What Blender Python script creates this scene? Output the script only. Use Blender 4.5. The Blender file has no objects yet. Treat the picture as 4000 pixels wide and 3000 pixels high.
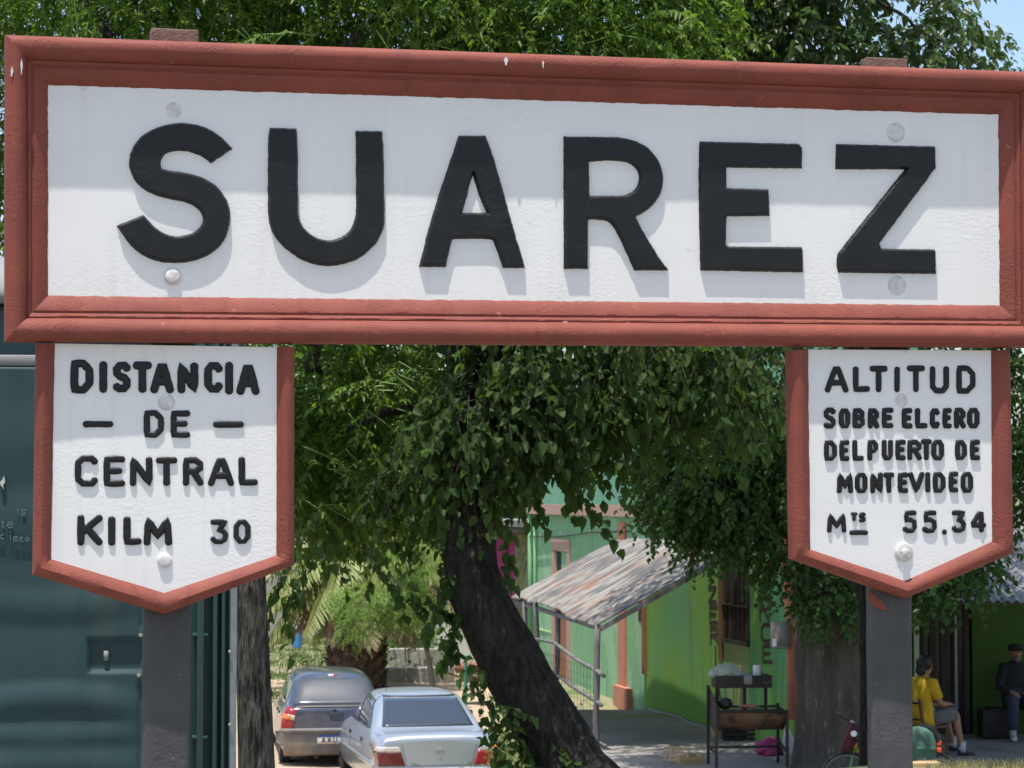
import bpy, bmesh, math, random
import numpy as np
from mathutils import Vector, Matrix, noise
from mathutils.bvhtree import BVHTree
from mathutils.geometry import tessellate_polygon
R = math.radians
rng = np.random.default_rng(7)
random.seed(7)
scene = bpy.context.scene
col = scene.collection

# ------------------------------------------------------------------ camera, sky, sun, exposure
EYE = 4.0                 # metres above the street
F = 9000.0                # focal length in photo pixels (photo 4000 px wide)
PITCH = math.atan(450 / F)
cam_d = bpy.data.cameras.new('camera'); cam_d.sensor_width = 36.0; cam_d.lens = 36.0 * F / 4000
cam_d.dof.use_dof = True; cam_d.dof.focus_distance = 7.35; cam_d.dof.aperture_fstop = 15
cam_d.clip_start = 0.1; cam_d.clip_end = 3000
cam = bpy.data.objects.new('camera', cam_d); col.objects.link(cam)
cam.location = (0, 0, EYE); cam.rotation_euler = (R(90) + PITCH, 0, 0)
scene.camera = cam

SUN_EL = R(77.5)
SUN_H = Vector((-0.447, -0.895))
world = bpy.data.worlds.new('World'); scene.world = world; world.use_nodes = True
wn = world.node_tree; bg = wn.nodes['Background']
sky = wn.nodes.new('ShaderNodeTexSky'); sky.sky_type = 'NISHITA'; sky.sun_disc = False
sky.sun_elevation = SUN_EL; sky.sun_rotation = math.atan2(SUN_H.x, SUN_H.y)
sky.air_density = 1.0; sky.dust_density = 1.6; sky.ozone_density = 1.2
wn.links.new(sky.outputs[0], bg.inputs[0]); bg.inputs[1].default_value = 0.14
sd = bpy.data.lights.new('sun', 'SUN'); sd.energy = 4.0; sd.angle = R(0.5); sd.color = (1.0, 0.96, 0.9)
sun = bpy.data.objects.new('sun', sd); col.objects.link(sun); sun.location = (0, 0, 30)
sv = Vector((SUN_H.x * math.cos(SUN_EL), SUN_H.y * math.cos(SUN_EL), math.sin(SUN_EL)))
sun.rotation_euler = sv.to_track_quat('Z', 'Y').to_euler()
scene.view_settings.view_transform = 'Standard'; scene.view_settings.look = 'None'
scene.view_settings.exposure = 0.68; scene.view_settings.gamma = 1.0
scene.render.engine = 'CYCLES'
scene.cycles.max_bounces = 8; scene.cycles.transparent_max_bounces = 8
scene.cycles.use_denoising = True

# ------------------------------------------------------------------ helpers
def ray(px, py):
    c, s = math.cos(PITCH), math.sin(PITCH)
    a, b = (px - 2000) / F, (1500 - py) / F
    return Vector((a, c - s * b, s + c * b))
def at(px, py, Y):
    r = ray(px, py); return Vector((0, 0, EYE)) + r * (Y / r.y)
def atz(px, py, z):
    r = ray(px, py); return Vector((0, 0, EYE)) + r * ((z - EYE) / r.z)

def tag(o, label=None, cat=None, group=None, kind=None):
    if label: o['label'] = label
    if cat: o['category'] = cat
    if group: o['group'] = group
    if kind: o['kind'] = kind
    return o
def empty(name, loc, label, cat, group=None, rz=0.0):
    o = bpy.data.objects.new(name, None); col.objects.link(o)
    o.location = loc; o.rotation_euler = (0, 0, rz); o.empty_display_size = 0.1
    return tag(o, label, cat, group)

def link_mesh(name, me, mats, parent=None, smooth=False):
    o = bpy.data.objects.new(name, me); col.objects.link(o)
    for m in (mats if isinstance(mats, (list, tuple)) else [mats]): me.materials.append(m)
    if smooth: me.polygons.foreach_set('use_smooth', [True] * len(me.polygons))
    if parent: o.parent = parent
    return o

class MB:
    """collects vertices and faces, then links them as ONE mesh object"""
    def __init__(s, base=(0, 0, 0)): s.v = []; s.f = []; s.mi = []; s.b = Vector(base)
    def add(s, vs, fs, mi=0):
        n = len(s.v); s.v += [Vector(v) - s.b for v in vs]; s.f += [[i + n for i in f] for f in fs]; s.mi += [mi] * len(fs)
    def box(s, c, d, rz=0.0, bev=0.0, rot=None, mi=0):
        hx, hy, hz = d[0] / 2, d[1] / 2, d[2] / 2
        M = rot if rot else Matrix.Rotation(rz, 3, 'Z')
        if bev <= 0:
            vs = [(x, y, z) for z in (-hz, hz) for y in (-hy, hy) for x in (-hx, hx)]
            fs = [(0, 2, 3, 1), (4, 5, 7, 6), (0, 1, 5, 4), (2, 6, 7, 3), (0, 4, 6, 2), (1, 3, 7, 5)]
        else:
            bm = bmesh.new(); bmesh.ops.create_cube(bm, size=1.0)
            for v in bm.verts: v.co = Vector((v.co.x * d[0], v.co.y * d[1], v.co.z * d[2]))
            bmesh.ops.bevel(bm, geom=bm.edges[:], offset=min(bev, min(d) * .45), segments=2, affect='EDGES', profile=.5)
            bm.verts.index_update()
            vs = [v.co.copy() for v in bm.verts]; fs = [[v.index for v in f.verts] for f in bm.faces]; bm.free()
        c = Vector(c); s.add([c + M @ Vector(v) for v in vs], fs, mi)
    def beam(s, a, b, w, h=None, mi=0):
        a, b = Vector(a), Vector(b); d = b - a; q = d.to_track_quat('Z', 'Y').to_matrix()
        s.box((a + b) / 2, (w, h or w, d.length), rot=q, mi=mi)
    def tube(s, pts, rad, n=8, cap=True, wob=0.0, mi=0, closed=False):
        pts = [Vector(p) for p in pts]; k = len(pts)
        if not isinstance(rad, (list, tuple)): rad = [rad] * k
        vs = []; up = Vector((0, 0, 1)); prev = None
        for i, p in enumerate(pts):
            t = ((pts[(i + 1) % k] if (closed or i < k - 1) else p) - (pts[i - 1] if (closed or i > 0) else p)).normalized()
            if prev is None:
                x = t.cross(up)
                if x.length < .1: x = t.cross(Vector((0, 1, 0)))
            else: x = prev - t * prev.dot(t)
            x.normalize(); y = t.cross(x); prev = x
            for j in range(n):
                a = 2 * math.pi * j / n; r = rad[i]
                if wob: r *= 1 + wob * noise.noise(Vector((p.x * 3 + math.cos(a) * 1.5, p.y * 3 + math.sin(a) * 1.5, p.z * 2.3))) + wob * .4 * noise.noise(Vector((p.x * 16 + math.cos(a) * 6, p.y * 16 + math.sin(a) * 6, p.z * 7)))
                vs.append(p + (x * math.cos(a) + y * math.sin(a)) * r)
        fs = []
        for i in range(k if closed else k - 1):
            i2 = (i + 1) % k
            for j in range(n): fs.append((i * n + j, i * n + (j + 1) % n, i2 * n + (j + 1) % n, i2 * n + j))
        if cap and not closed:
            fs.append(tuple(reversed(range(n)))); fs.append(tuple(range((k - 1) * n, k * n)))
        s.add(vs, fs, mi)
    def lathe(s, c, prof, n=20, axis='Z', rot=None, mi=0):
        c = Vector(c); vs = []; M = rot if rot else Matrix.Identity(3)
        for r, z in prof:
            for j in range(n):
                a = 2 * math.pi * j / n; p = Vector((r * math.cos(a), r * math.sin(a), z))
                if axis == 'Y': p = Vector((p.x, -p.z, p.y))
                if axis == 'X': p = Vector((p.z, p.x, p.y))
                vs.append(c + M @ p)
        fs = [(i * n + j, i * n + (j + 1) % n, (i + 1) * n + (j + 1) % n, (i + 1) * n + j) for i in range(len(prof) - 1) for j in range(n)]
        fs.append(tuple(reversed(range(n)))); fs.append(tuple(range((len(prof) - 1) * n, len(prof) * n)))
        s.add(vs, fs, mi)
    def grid(s, P, mi=0, closed_u=False):
        """P: rows of points"""
        h, w = len(P), len(P[0]); vs = [p for r_ in P for p in r_]
        s.add(vs, [(i * w + j, i * w + (j + 1) % w, (i + 1) * w + (j + 1) % w, (i + 1) * w + j) for i in range(h - 1) for j in range(w if closed_u else w - 1)], mi)
    def build(s, name, mats, parent=None, smooth=False, bev=0.0):
        me = bpy.data.meshes.new(name); me.from_pydata([tuple(v) for v in s.v], [], s.f)
        me.polygons.foreach_set('material_index', s.mi)
        o = link_mesh(name, me, mats, parent, smooth)
        me.validate(); me.update()
        if smooth == 'auto':
            bm = bmesh.new(); bm.from_mesh(me)
            for e in bm.edges:
                if len(e.link_faces) == 2 and e.calc_face_angle(0) > R(38): e.smooth = False
            bm.to_mesh(me); bm.free()
        return o

# ------------------------------------------------------------------ materials
def mat(name, c1, rough=.6, c2=None, scale=8.0, bump=0.0, bscale=60.0, metal=0.0, spec=.5, stretch=(1, 1, 1), detail=6.0,
        c3=None, c3scale=2.0, c3lo=.55, c3hi=.65, contrast=(.35, .65), coat=0.0, bdist=.01, trans=0.0, alpha=1.0, voro=0.0, vscale=40.0, coords='Object', streak=None, bmask=0.0):
    m = bpy.data.materials.new(name); m.use_nodes = True; nt = m.node_tree; N = nt.nodes; L = nt.links
    b = N['Principled BSDF']; b.inputs['Roughness'].default_value = rough; b.inputs['Metallic'].default_value = metal
    b.inputs['Specular IOR Level'].default_value = spec; b.inputs['Coat Weight'].default_value = coat
    b.inputs['Transmission Weight'].default_value = trans; b.inputs['Alpha'].default_value = alpha
    b.inputs['Base Color'].default_value = (*c1, 1)
    tc = N.new('ShaderNodeTexCoord'); mp = N.new('ShaderNodeMapping'); mp.inputs['Scale'].default_value = stretch
    L.new(tc.outputs[coords], mp.inputs[0])
    def nz(sc, det=detail, ro=.6):
        n = N.new('ShaderNodeTexNoise'); n.inputs['Scale'].default_value = sc; n.inputs['Detail'].default_value = det; n.inputs['Roughness'].default_value = ro
        L.new(mp.outputs[0], n.inputs[0]); return n.outputs[0]
    def ramp(src, lo, hi):
        r = N.new('ShaderNodeMapRange'); r.inputs[1].default_value = lo; r.inputs[2].default_value = hi; L.new(src, r.inputs[0]); return r.outputs[0]
    def mix(f, a, bb):
        x = N.new('ShaderNodeMix'); x.data_type = 'RGBA'; L.new(f, x.inputs[0])
        for i, q in ((6, a), (7, bb)):
            if isinstance(q, tuple): x.inputs[i].default_value = (*q, 1)
            else: L.new(q, x.inputs[i])
        return x.outputs[2]
    cur = c1
    if c2: cur = mix(ramp(nz(scale), *contrast), c1, c2)
    if c3: cur = mix(ramp(nz(c3scale), c3lo, c3hi), cur, c3)
    if streak:   # rain marks and run-down dirt: (colour, strength, scale)
        mp2 = N.new('ShaderNodeMapping'); mp2.inputs['Scale'].default_value = (streak[2], streak[2], streak[2] * .07); L.new(tc.outputs[coords], mp2.inputs[0])
        n2 = N.new('ShaderNodeTexNoise'); n2.inputs['Scale'].default_value = 1.0; n2.inputs['Detail'].default_value = 5.0; L.new(mp2.outputs[0], n2.inputs[0])
        r2 = N.new('ShaderNodeMath'); r2.operation = 'MULTIPLY'; L.new(ramp(n2.outputs[0], .50, .78), r2.inputs[0]); r3 = N.new('ShaderNodeMath'); r3.operation = 'MULTIPLY'; L.new(ramp(nz(1.6), .40, .62), r3.inputs[0]); r3.inputs[1].default_value = streak[1]; L.new(r3.outputs[0], r2.inputs[1])
        cur = mix(r2.outputs[0], cur, streak[0])
    if not isinstance(cur, tuple): L.new(cur, b.inputs['Base Color'])
    if bump > 0:
        h = nz(bscale, 8.0, .65)
        if voro > 0:
            v = N.new('ShaderNodeTexVoronoi'); v.inputs['Scale'].default_value = vscale; L.new(mp.outputs[0], v.inputs[0])
            a = N.new('ShaderNodeMath'); a.operation = 'MULTIPLY_ADD'; L.new(v.outputs[0], a.inputs[0]); a.inputs[1].default_value = voro; L.new(h, a.inputs[2]); h = a.outputs[0]
        bn = N.new('ShaderNodeBump'); bn.inputs['Strength'].default_value = bump; bn.inputs['Distance'].default_value = bdist
        if bmask > 0:
            q = N.new('ShaderNodeMath'); q.operation = 'MULTIPLY'; L.new(ramp(nz(bmask, 3.0), .38, .66), q.inputs[0]); q.inputs[1].default_value = bump * 1.7; L.new(q.outputs[0], bn.inputs['Strength'])
        L.new(h, bn.inputs['Height']); L.new(bn.outputs[0], b.inputs['Normal'])
    return m

def leaf_mat(name, a, b_, tcol, tw=.45, rough=.45, spec=.4):
    m = bpy.data.materials.new(name); m.use_nodes = True; nt = m.node_tree; N = nt.nodes; L = nt.links
    p = N['Principled BSDF']; p.inputs['Roughness'].default_value = rough; p.inputs['Specular IOR Level'].default_value = spec
    g = N.new('ShaderNodeNewGeometry')
    x = N.new('ShaderNodeMix'); x.data_type = 'RGBA'; L.new(g.outputs['Random Per Island'], x.inputs[0])
    x.inputs[6].default_value = (*a, 1); x.inputs[7].default_value = (*b_, 1); L.new(x.outputs[2], p.inputs['Base Color'])
    t = N.new('ShaderNodeBsdfTranslucent'); t.inputs[0].default_value = (*tcol, 1)
    ms = N.new('ShaderNodeMixShader'); ms.inputs[0].default_value = tw
    L.new(p.outputs[0], ms.inputs[1]); L.new(t.outputs[0], ms.inputs[2]); L.new(ms.outputs[0], N['Material Output'].inputs[0])
    return m

M = {}
M['white'] = mat('white_paint', (.77, .745, .70), .5, (.80, .775, .735), 3.0, streak=((.52, .47, .40), .22, 34), bmask=3.2, bump=.11, bscale=80, bdist=.010, c3=(.60, .58, .54), c3scale=16, c3lo=.68, c3hi=.76, stretch=(.75, 1, 1.15))
M['red'] = mat('red_paint', (.25, .066, .044), .65, (.195, .053, .039), 3.5, spec=.25, streak=((.12, .035, .03), .6, 26), bmask=4.0, bump=.38, bscale=110, bdist=.010, c3=(.33, .12, .095), c3scale=34, c3lo=.66, c3hi=.72, detail=9.0)
M['black'] = mat('black_paint', (.007, .007, .007), .40, (.012, .0115, .0115), 12.0, bump=.34, bscale=75, bdist=.008, spec=.33, bmask=6.0, c3=(.06, .06, .058), c3scale=70, c3lo=.70, c3hi=.74)
M['post'] = mat('post_paint', (.066, .064, .065), .62, (.046, .045, .045), 6.0, streak=((.13, .12, .105), .5, 20), bmask=5.0, bump=.4, bscale=95, bdist=.010, voro=.35, vscale=34, c3=(.16, .155, .14), c3scale=60, c3lo=.66, c3hi=.72)
M['stub'] = mat('rusty_concrete', (.16, .085, .065), .9, (.22, .14, .11), 30.0, bump=.9, bscale=90, bdist=.01)
M['bolt'] = mat('painted_bolt', (.72, .71, .70), .75, (.55, .50, .45), 45, spec=.2, bump=.3, bscale=60)
M['teal'] = mat('teal_plastic', (.016, .045, .047), .68, (.021, .053, .056), 2.5, streak=((.055, .075, .07), .6, 12), bump=.15, bscale=120, bdist=.003, spec=.4, c3=(.04, .055, .05), c3scale=1.6, c3lo=.6, c3hi=.8)
M['teal_dark'] = mat('teal_plastic_frame', (.014, .042, .042), .45, (.018, .05, .05), 3.0, bump=.1, bscale=100, bdist=.003)
M['cream'] = mat('cream_plastic', (.22, .225, .22), .7, (.17, .17, .165), 6)
M['alu'] = mat('grey_aluminium', (.26, .29, .30), .45, (.2, .22, .23), 12, metal=.4)
M['rivet'] = mat('rivet_metal', (.5, .47, .38), .35, metal=.8)
M['chalk'] = mat('chalk_writing', (.10, .15, .165), .9)
M['chip'] = mat('chipped_white', (.5, .52, .42), .8)
M['bark'] = mat('dark_bark', (.024, .021, .018), .95, (.075, .067, .058), 26, spec=.15, bump=1.0, bscale=46, bdist=.10, stretch=(1, 1, .38), c3=(.06, .056, .052), c3scale=60, c3lo=.60, c3hi=.70, voro=.8, vscale=48)
M['bark_grey'] = mat('ridged_grey_bark', (.026, .023, .020), .95, (.15, .14, .12), 42, spec=.15, contrast=(.40, .58), bump=1.0, bscale=55, bdist=.10, stretch=(1, 1, .14), c3=(.21, .20, .17), c3scale=70, c3lo=.58, c3hi=.68, voro=.9, vscale=70)
M['bark_elm'] = mat('elm_bark', (.048, .041, .034), .92, (.115, .095, .076), 6, bump=1.0, bscale=22, bdist=.08, stretch=(1, 1, .22), c3=(.26, .23, .18), c3scale=18, c3lo=.60, c3hi=.70)
M['bark_palm'] = mat('palm_trunk_fibre', (.05, .034, .026), .95, (.17, .11, .08), 8, bump=1.0, bscale=20, bdist=.05)
M['bark_thin'] = mat('thin_tree_bark', (.16, .14, .11), .9, (.24, .21, .17), 14, bump=.6, bscale=30)
M['stem'] = mat('green_stem', (.12, .20, .045), .6)
M['twig'] = mat('brown_twig', (.06, .048, .035), .8)
M['leafA'] = leaf_mat('chinaberry_leaf', (.045, .11, .014), (.125, .205, .026), (.21, .34, .03), .48)
M['leafB'] = leaf_mat('broad_leaf', (.022, .052, .012), (.060, .100, .022), (.10, .19, .026), .38, .62, .25)
M['leafC'] = leaf_mat('elm_leaf', (.020, .056, .014), (.055, .115, .026), (.09, .18, .028), .36, .42, .3)
M['leafD'] = leaf_mat('robinia_leaf', (.030, .065, .020), (.070, .105, .035), (.10, .17, .035), .35, .4)
M['leafE'] = leaf_mat('feathery_leaf', (.15, .26, .05), (.24, .36, .09), (.30, .45, .08), .42)
M['leafW'] = leaf_mat('weed_leaf', (.10, .15, .04), (.20, .22, .07), (.22, .28, .06), .4)
M['leafK'] = leaf_mat('background_leaf', (.035, .085, .02), (.10, .18, .035), (.15, .26, .04), .42)
M['frond'] = leaf_mat('palm_frond_leaf', (.16, .22, .06), (.34, .35, .12), (.32, .36, .08), .32)
M['frond_dry'] = leaf_mat('dry_palm_frond', (.30, .22, .14), (.42, .34, .23), (.3, .24, .12), .25)
M['grass'] = leaf_mat('green_grass', (.07, .14, .025), (.15, .22, .05), (.18, .28, .05), .35)
M['grass_dry'] = leaf_mat('dry_grass', (.38, .33, .15), (.50, .46, .25), (.4, .38, .18), .3)
M['gravel'] = mat('warm_bounce_gravel', (.27, .245, .20), .95, (.20, .185, .15), 12, bump=.8, bscale=50, bdist=.02)
M['ground'] = mat('earth_and_grass', (.16, .19, .07), .95, (.30, .24, .16), .45, bump=.8, bscale=6, bdist=.05, c3=(.10, .15, .045), c3scale=1.3, c3lo=.5, c3hi=.6)
M['dirt'] = mat('sandy_dirt', (.42, .32, .22), .95, (.34, .26, .18), 1.2, bump=.6, bscale=9, bdist=.03)
M['concrete'] = mat('old_concrete', (.27, .25, .22), .9, (.20, .185, .165), 1.4, bump=.5, bscale=20, bdist=.01, c3=(.16, .155, .15), c3scale=.7, c3lo=.56, c3hi=.6)
M['lowwall'] = mat('weathered_concrete', (.42, .40, .35), .95, (.28, .27, .25), 3, bump=.7, bscale=18, bdist=.02)
M['greenwall'] = mat('mint_green_plaster', (.20, .40, .20), .9, (.23, .44, .235), 2.0, streak=((.13, .20, .11), .7, 5), bump=.3, bscale=25, bdist=.01, c3=(.29, .49, .29), c3scale=.6, c3lo=.55, c3hi=.57)
M['greenwall_dark'] = mat('darker_green_plaster', (.13, .30, .20), .9, (.16, .34, .24), 2.0, bump=.3, bscale=25, bdist=.01)
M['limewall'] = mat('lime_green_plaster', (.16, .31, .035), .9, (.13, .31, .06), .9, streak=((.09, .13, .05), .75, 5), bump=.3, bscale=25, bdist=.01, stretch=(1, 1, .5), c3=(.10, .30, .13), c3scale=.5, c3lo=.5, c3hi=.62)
M['limewall_shaded'] = mat('shade_darkened_lime_plaster', (.042, .090, .012), .9, (.052, .105, .016), 1.2, bump=.2, bscale=25, bdist=.01)  # lime plaster with the deep shade put into its colour
M['panelwall'] = mat('faded_panel', (.22, .30, .10), .9, (.27, .33, .14), 3)
M['pink'] = mat('dusty_pink_trim', (.50, .30, .25), .9, (.44, .27, .22), 4, bump=.3, bscale=25)
M['salmon'] = mat('salmon_plaster', (.55, .22, .13), .9, (.48, .2, .13), 4, bump=.4, bscale=25)
M['yellowline'] = mat('pale_green_edge', (.50, .66, .30), .9)
M['magenta'] = mat('magenta_plaster', (.52, .07, .26), .9, (.46, .06, .23), 3)
M['ochre'] = mat('ochre_stone', (.40, .36, .20), .95, (.24, .22, .14), 5, bump=.8, bscale=12, bdist=.04)
M['whitewall'] = mat('whitewashed_plaster', (.72, .70, .66), .95, (.52, .50, .46), 2.2, bump=.5, bscale=15, bdist=.02, stretch=(1, 1, .4))
M['wood'] = mat('weathered_grey_wood', (.20, .19, .18), .9, (.11, .105, .10), 10, bump=.7, bscale=25, stretch=(1, 1, .15))
M['wood_brown'] = mat('brown_wood', (.13, .062, .03), .6, (.09, .042, .022), 12, stretch=(1, 1, .2), bump=.2)
M['wood_red'] = mat('red_brown_wood', (.33, .12, .06), .8, (.25, .09, .05), 10, stretch=(1, 1, .2))
M['crate'] = mat('thin_crate_wood', (.50, .34, .17), .85, (.4, .26, .12), 8)
M['zinc'] = mat('peeling_zinc', (.085, .08, .08), .65, (.25, .235, .20), 2.2, metal=.05, stretch=(.5, 3.2, 1), contrast=(.44, .54), c3=(.24, .10, .05), c3scale=1.3, c3lo=.56, c3hi=.62, bump=.4, bscale=20, coords='UV')
M['zinc_light'] = mat('pale_corrugated_metal', (.28, .28, .275), .6, (.18, .18, .18), 3, metal=.1)
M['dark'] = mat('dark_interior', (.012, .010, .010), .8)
M['doorwood'] = mat('dark_door_wood', (.030, .020, .016), .5, (.05, .034, .028), 6, stretch=(1, 1, .1))
M['iron'] = mat('black_iron', (.022, .021, .021), .6, (.05, .035, .028), 8, metal=.3, bump=.3, bscale=40)
M['iron_rust'] = mat('rusty_iron', (.09, .052, .036), .8, (.05, .035, .03), 9, bump=.4, bscale=40)
M['barrel'] = mat('burnt_rusty_barrel', (.24, .125, .06), .7, (.12, .07, .04), 4, metal=.2, c3=(.025, .022, .02), c3scale=1.5, c3lo=.46, c3hi=.54)
M['plastic_clear'] = mat('clear_plastic_bag', (.50, .52, .46), .3, alpha=.55)
M['bread'] = mat('bread_crust', (.48, .25, .09), .8)
M['paper'] = mat('white_paper', (.7, .72, .76), .8)
M['pinkbag'] = mat('magenta_plastic_bag', (.42, .035, .16), .4, (.34, .03, .13), 7, bump=.6, bscale=14, bdist=.03)
M['whitebag'] = mat('white_plastic_bag', (.62, .62, .66), .4, (.5, .5, .55), 9, bump=.6, bscale=14, bdist=.03)
M['meter'] = mat('grey_meter_box', (.30, .29, .26), .6, (.24, .23, .21), 9)
M['meterglass'] = mat('smoky_cover', (.16, .165, .16), .3)
M['skin'] = mat('tanned_skin', (.38, .19, .12), .55, (.33, .16, .10), 12)
M['hair'] = mat('dark_hair', (.018, .015, .014), .6, bump=.6, bscale=60)
M['yellow'] = mat('yellow_cotton', (.70, .42, .02), .9, (.62, .36, .015), 6, bump=.5, bscale=14, bdist=.03)
M['shorts'] = mat('grey_cotton', (.16, .15, .13), .95, (.13, .12, .11), 10)
M['sock'] = mat('pale_sock', (.52, .52, .54), .95)
M['shoe'] = mat('black_shoe', (.02, .021, .025), .6)
M['shoe_white'] = mat('white_trainer', (.55, .55, .55), .6)
M['blackcloth'] = mat('black_cloth', (.014, .014, .016), .95, (.022, .022, .024), 8)
M['denim'] = mat('dark_denim', (.035, .045, .07), .95, (.05, .06, .09), 12)
M['rubber'] = mat('tyre_rubber', (.022, .022, .022), .85)
M['chrome'] = mat('bright_steel', (.55, .55, .55), .3, metal=.9)
M['bikeyellow'] = mat('yellow_bike_paint', (.62, .33, .02), .4)
M['bikegreen'] = mat('green_bike_paint', (.05, .28, .06), .4)
M['maroon'] = mat('maroon_bag_cloth', (.055, .006, .014), .85, (.045, .005, .011), 8, bump=.4, bscale=20)
M['bagreen'] = mat('faded_green_bag', (.045, .11, .078), .85, (.08, .16, .12), 9, bump=.4, bscale=20)
M['orange'] = mat('orange_reflector', (.85, .10, .02), .4)
M['bluepaint'] = mat('blue_paint', (.06, .22, .50), .7)
M['greenpost'] = mat('green_metal_post', (.02, .20, .12), .5)
M['rust_pipe'] = mat('rusty_pipe', (.26, .10, .06), .85, (.18, .08, .05), 6)
M['sheet'] = mat('rusty_sheet', (.24, .15, .11), .8, (.16, .10, .08), 5)
M['silver'] = mat('silver_car_paint', (.42, .46, .51), .32, (.40, .44, .49), 3, metal=.55, coat=.6, c3=(.36, .33, .29), c3scale=1.5, c3lo=.6, c3hi=.85)
M['navy'] = mat('dark_blue_car_paint', (.045, .062, .105), .28, (.065, .078, .11), 2, metal=.3, coat=.7, c3=(.20, .195, .19), c3scale=1.2, c3lo=.42, c3hi=.75)  # pale mottling: dust, spread wider to paint in reflected glare
M['carplastic'] = mat('grey_bumper_plastic', (.12, .125, .13), .6, (.17, .15, .13), 4, c3=(.30, .24, .18), c3scale=1.5, c3lo=.5, c3hi=.75)
M['carblack'] = mat('black_car_trim', (.012, .012, .013), .45)
M['glass'] = mat('tinted_car_glass', (.03, .04, .055), .06, spec=.9, coat=.5)
M['glass_mist'] = mat('dusty_car_glass', (.055, .06, .07), .22, (.08, .085, .09), 2, spec=.8)
M['lampred'] = mat('red_lamp_lens', (.10, .004, .008), .2, coat=.6)
M['lampred2'] = mat('bright_red_lamp_lens', (.30, .012, .02), .2, coat=.6)
M['lampclear'] = mat('clear_lamp_lens', (.52, .48, .45), .15, coat=.6)
M['lamporange'] = mat('orange_lamp_lens', (.75, .20, .03), .2, coat=.6)
M['plate'] = mat('number_plate_white', (.62, .62, .58), .5)
M['plateblue'] = mat('number_plate_blue', (.05, .10, .35), .5)
M['tin'] = mat('dull_tin', (.25, .24, .23), .5, metal=.3)
M['meat'] = mat('raw_meat', (.40, .10, .07), .5, (.5, .22, .18), 30)
M['amber'] = mat('amber_glass', (.35, .2, .05), .3)

# ------------------------------------------------------------------ terrain
def sstep(a, b, x):
    t = min(1.0, max(0.0, (x - a) / (b - a))); return t * t * (3 - 2 * t)
def terrain(x, y):
    plat = 2.3
    base = .30 * sstep(-.3, 1.0, x) * sstep(17, 24, y) + .27 * sstep(28.0, 29.6, y) * sstep(-.1, 1.4, x)
    base = base * (1 - sstep(36, 40, y)) + .5 * sstep(35, 42, y)
    base += sstep(46, 75, y) * -.15 * (1 - sstep(-2, 6, x)) + sstep(90, 400, y) * 4
    edge = 14.55 + .35 * sstep(1.9, 2.4, x)
    return plat * (1 - sstep(edge, edge + 3.0, y)) + base * sstep(edge, edge + 3.0, y)
# ------------------------------------------------------------------ ground, road, pavement, sky is the world
def sheet(name, xs, ys, fz, m, kind='structure', label=None, cat=None):
    P = [[Vector((x, y, fz(x, y))) for x in xs] for y in ys]
    b = MB(); b.grid(P); o = b.build(name, m, smooth=True)
    return tag(o, label, cat, kind=kind)
xs = sorted(set([round(x, 2) for x in np.concatenate([np.linspace(-12, 12, 97), [-1500, -600, -250, -120, -60, -40, -28, -20, -15, 15, 20, 28, 40, 60, 120, 250, 600, 1500]])]))
ys = sorted(set([round(y, 2) for y in np.concatenate([np.linspace(2, 50, 145), np.linspace(52, 90, 20), [-60, -20, -5, 110, 150, 220, 350, 600, 1200, 2200]])]))
def gz(x, y): return terrain(x, y) + (.05 * noise.noise(Vector((x * .7, y * .7, 0))) if 20 < y < 90 else 0)
sheet('ground', xs, ys, gz, M['ground'], label='bare earth and grass under the trees', cat='ground')
sheet('platform', list(np.linspace(-14, 14, 15)), list(np.linspace(-40, 13.4, 20)), lambda x, y: 2.304 + .004 * noise.noise(Vector((x, y, 0))), M['gravel'], label='unseen platform gravel, added to bounce warm light onto the sign', cat='platform')  # out of view; added so warm light bounces up to the sign
sheet('dirt_road', list(np.linspace(-7.5, -.35, 16)), list(np.linspace(18.6, 44, 70)), lambda x, y: gz(x, y) + .03 + .04 * sstep(18, 20, y), M['dirt'], label='sandy unpaved street under the parked cars', cat='road')
def wallX(Y):   # plan line of the facades on the right
    pts = [(47.8, .40), (39.4, 2.10), (38.0, 2.28), (34.8, 2.96), (31.2, 3.80)]
    for (y1, x1), (y0, x0) in zip(pts[:-1], pts[1:]):
        if Y >= y0: return x0 + (x1 - x0) * (Y - y0) / (y1 - y0)
    return 3.8
# concrete pavement: follows the facade on its right side
rows = []
for y in np.linspace(26.4, 37.6, 40):
    xl = 1.0 + .25 * math.sin(y * .9) * .2 - .02 * (y - 27); xr = 9.0 if y < 31.2 else wallX(y) + .2
    if y >= 31.2: xr = max(xr, 3.2) if y < 33.7 else xr
    rows.append([Vector((xl + (9.0 - xl) * t if y < 33.8 else xl + (wallX(y) + .2 - xl) * t, y, .335 + .255 * sstep(27.9, 29.5, y) + .004 * noise.noise(Vector((t * 9, y, 3))))) for t in np.linspace(0, 1, 24)])
b = MB(); b.grid(rows); tag(b.build('pavement', M['concrete'], smooth=True), 'cracked concrete pavement in front of the pizza shop', 'pavement', kind='structure')
PZ = .58   # pavement height

# ------------------------------------------------------------------ the station sign
AL = R(13.5); TAU = R(.58)
def plane(alpha, p0, off):
    U = Vector((math.cos(alpha), math.sin(alpha), 0)); N = Vector((math.sin(alpha), -math.cos(alpha), 0))
    return U, N, Vector(p0) + N * off
BP = Vector((-1.5, 7.0 + 0.0, 0))          # a point on the panel's front plane
def on_plane(px, py, pl):
    U, N, P = pl; r = ray(px, py); E = Vector((0, 0, EYE)); t = (P - E).dot(N) / r.dot(N); q = E + r * t
    return (q - P).dot(U), q.z
def world_of(u, v, w, pl):
    U, N, P = pl; return Vector((P.x, P.y, 0)) + U * u + N * w + Vector((0, 0, v))
board = plane(AL, BP, 0.0)
SB = Vector((0, 7.4, 2.3))
sign = empty('station_sign', SB, 'white station sign reading SUAREZ in a red frame with two hanging plates', 'sign')

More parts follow.
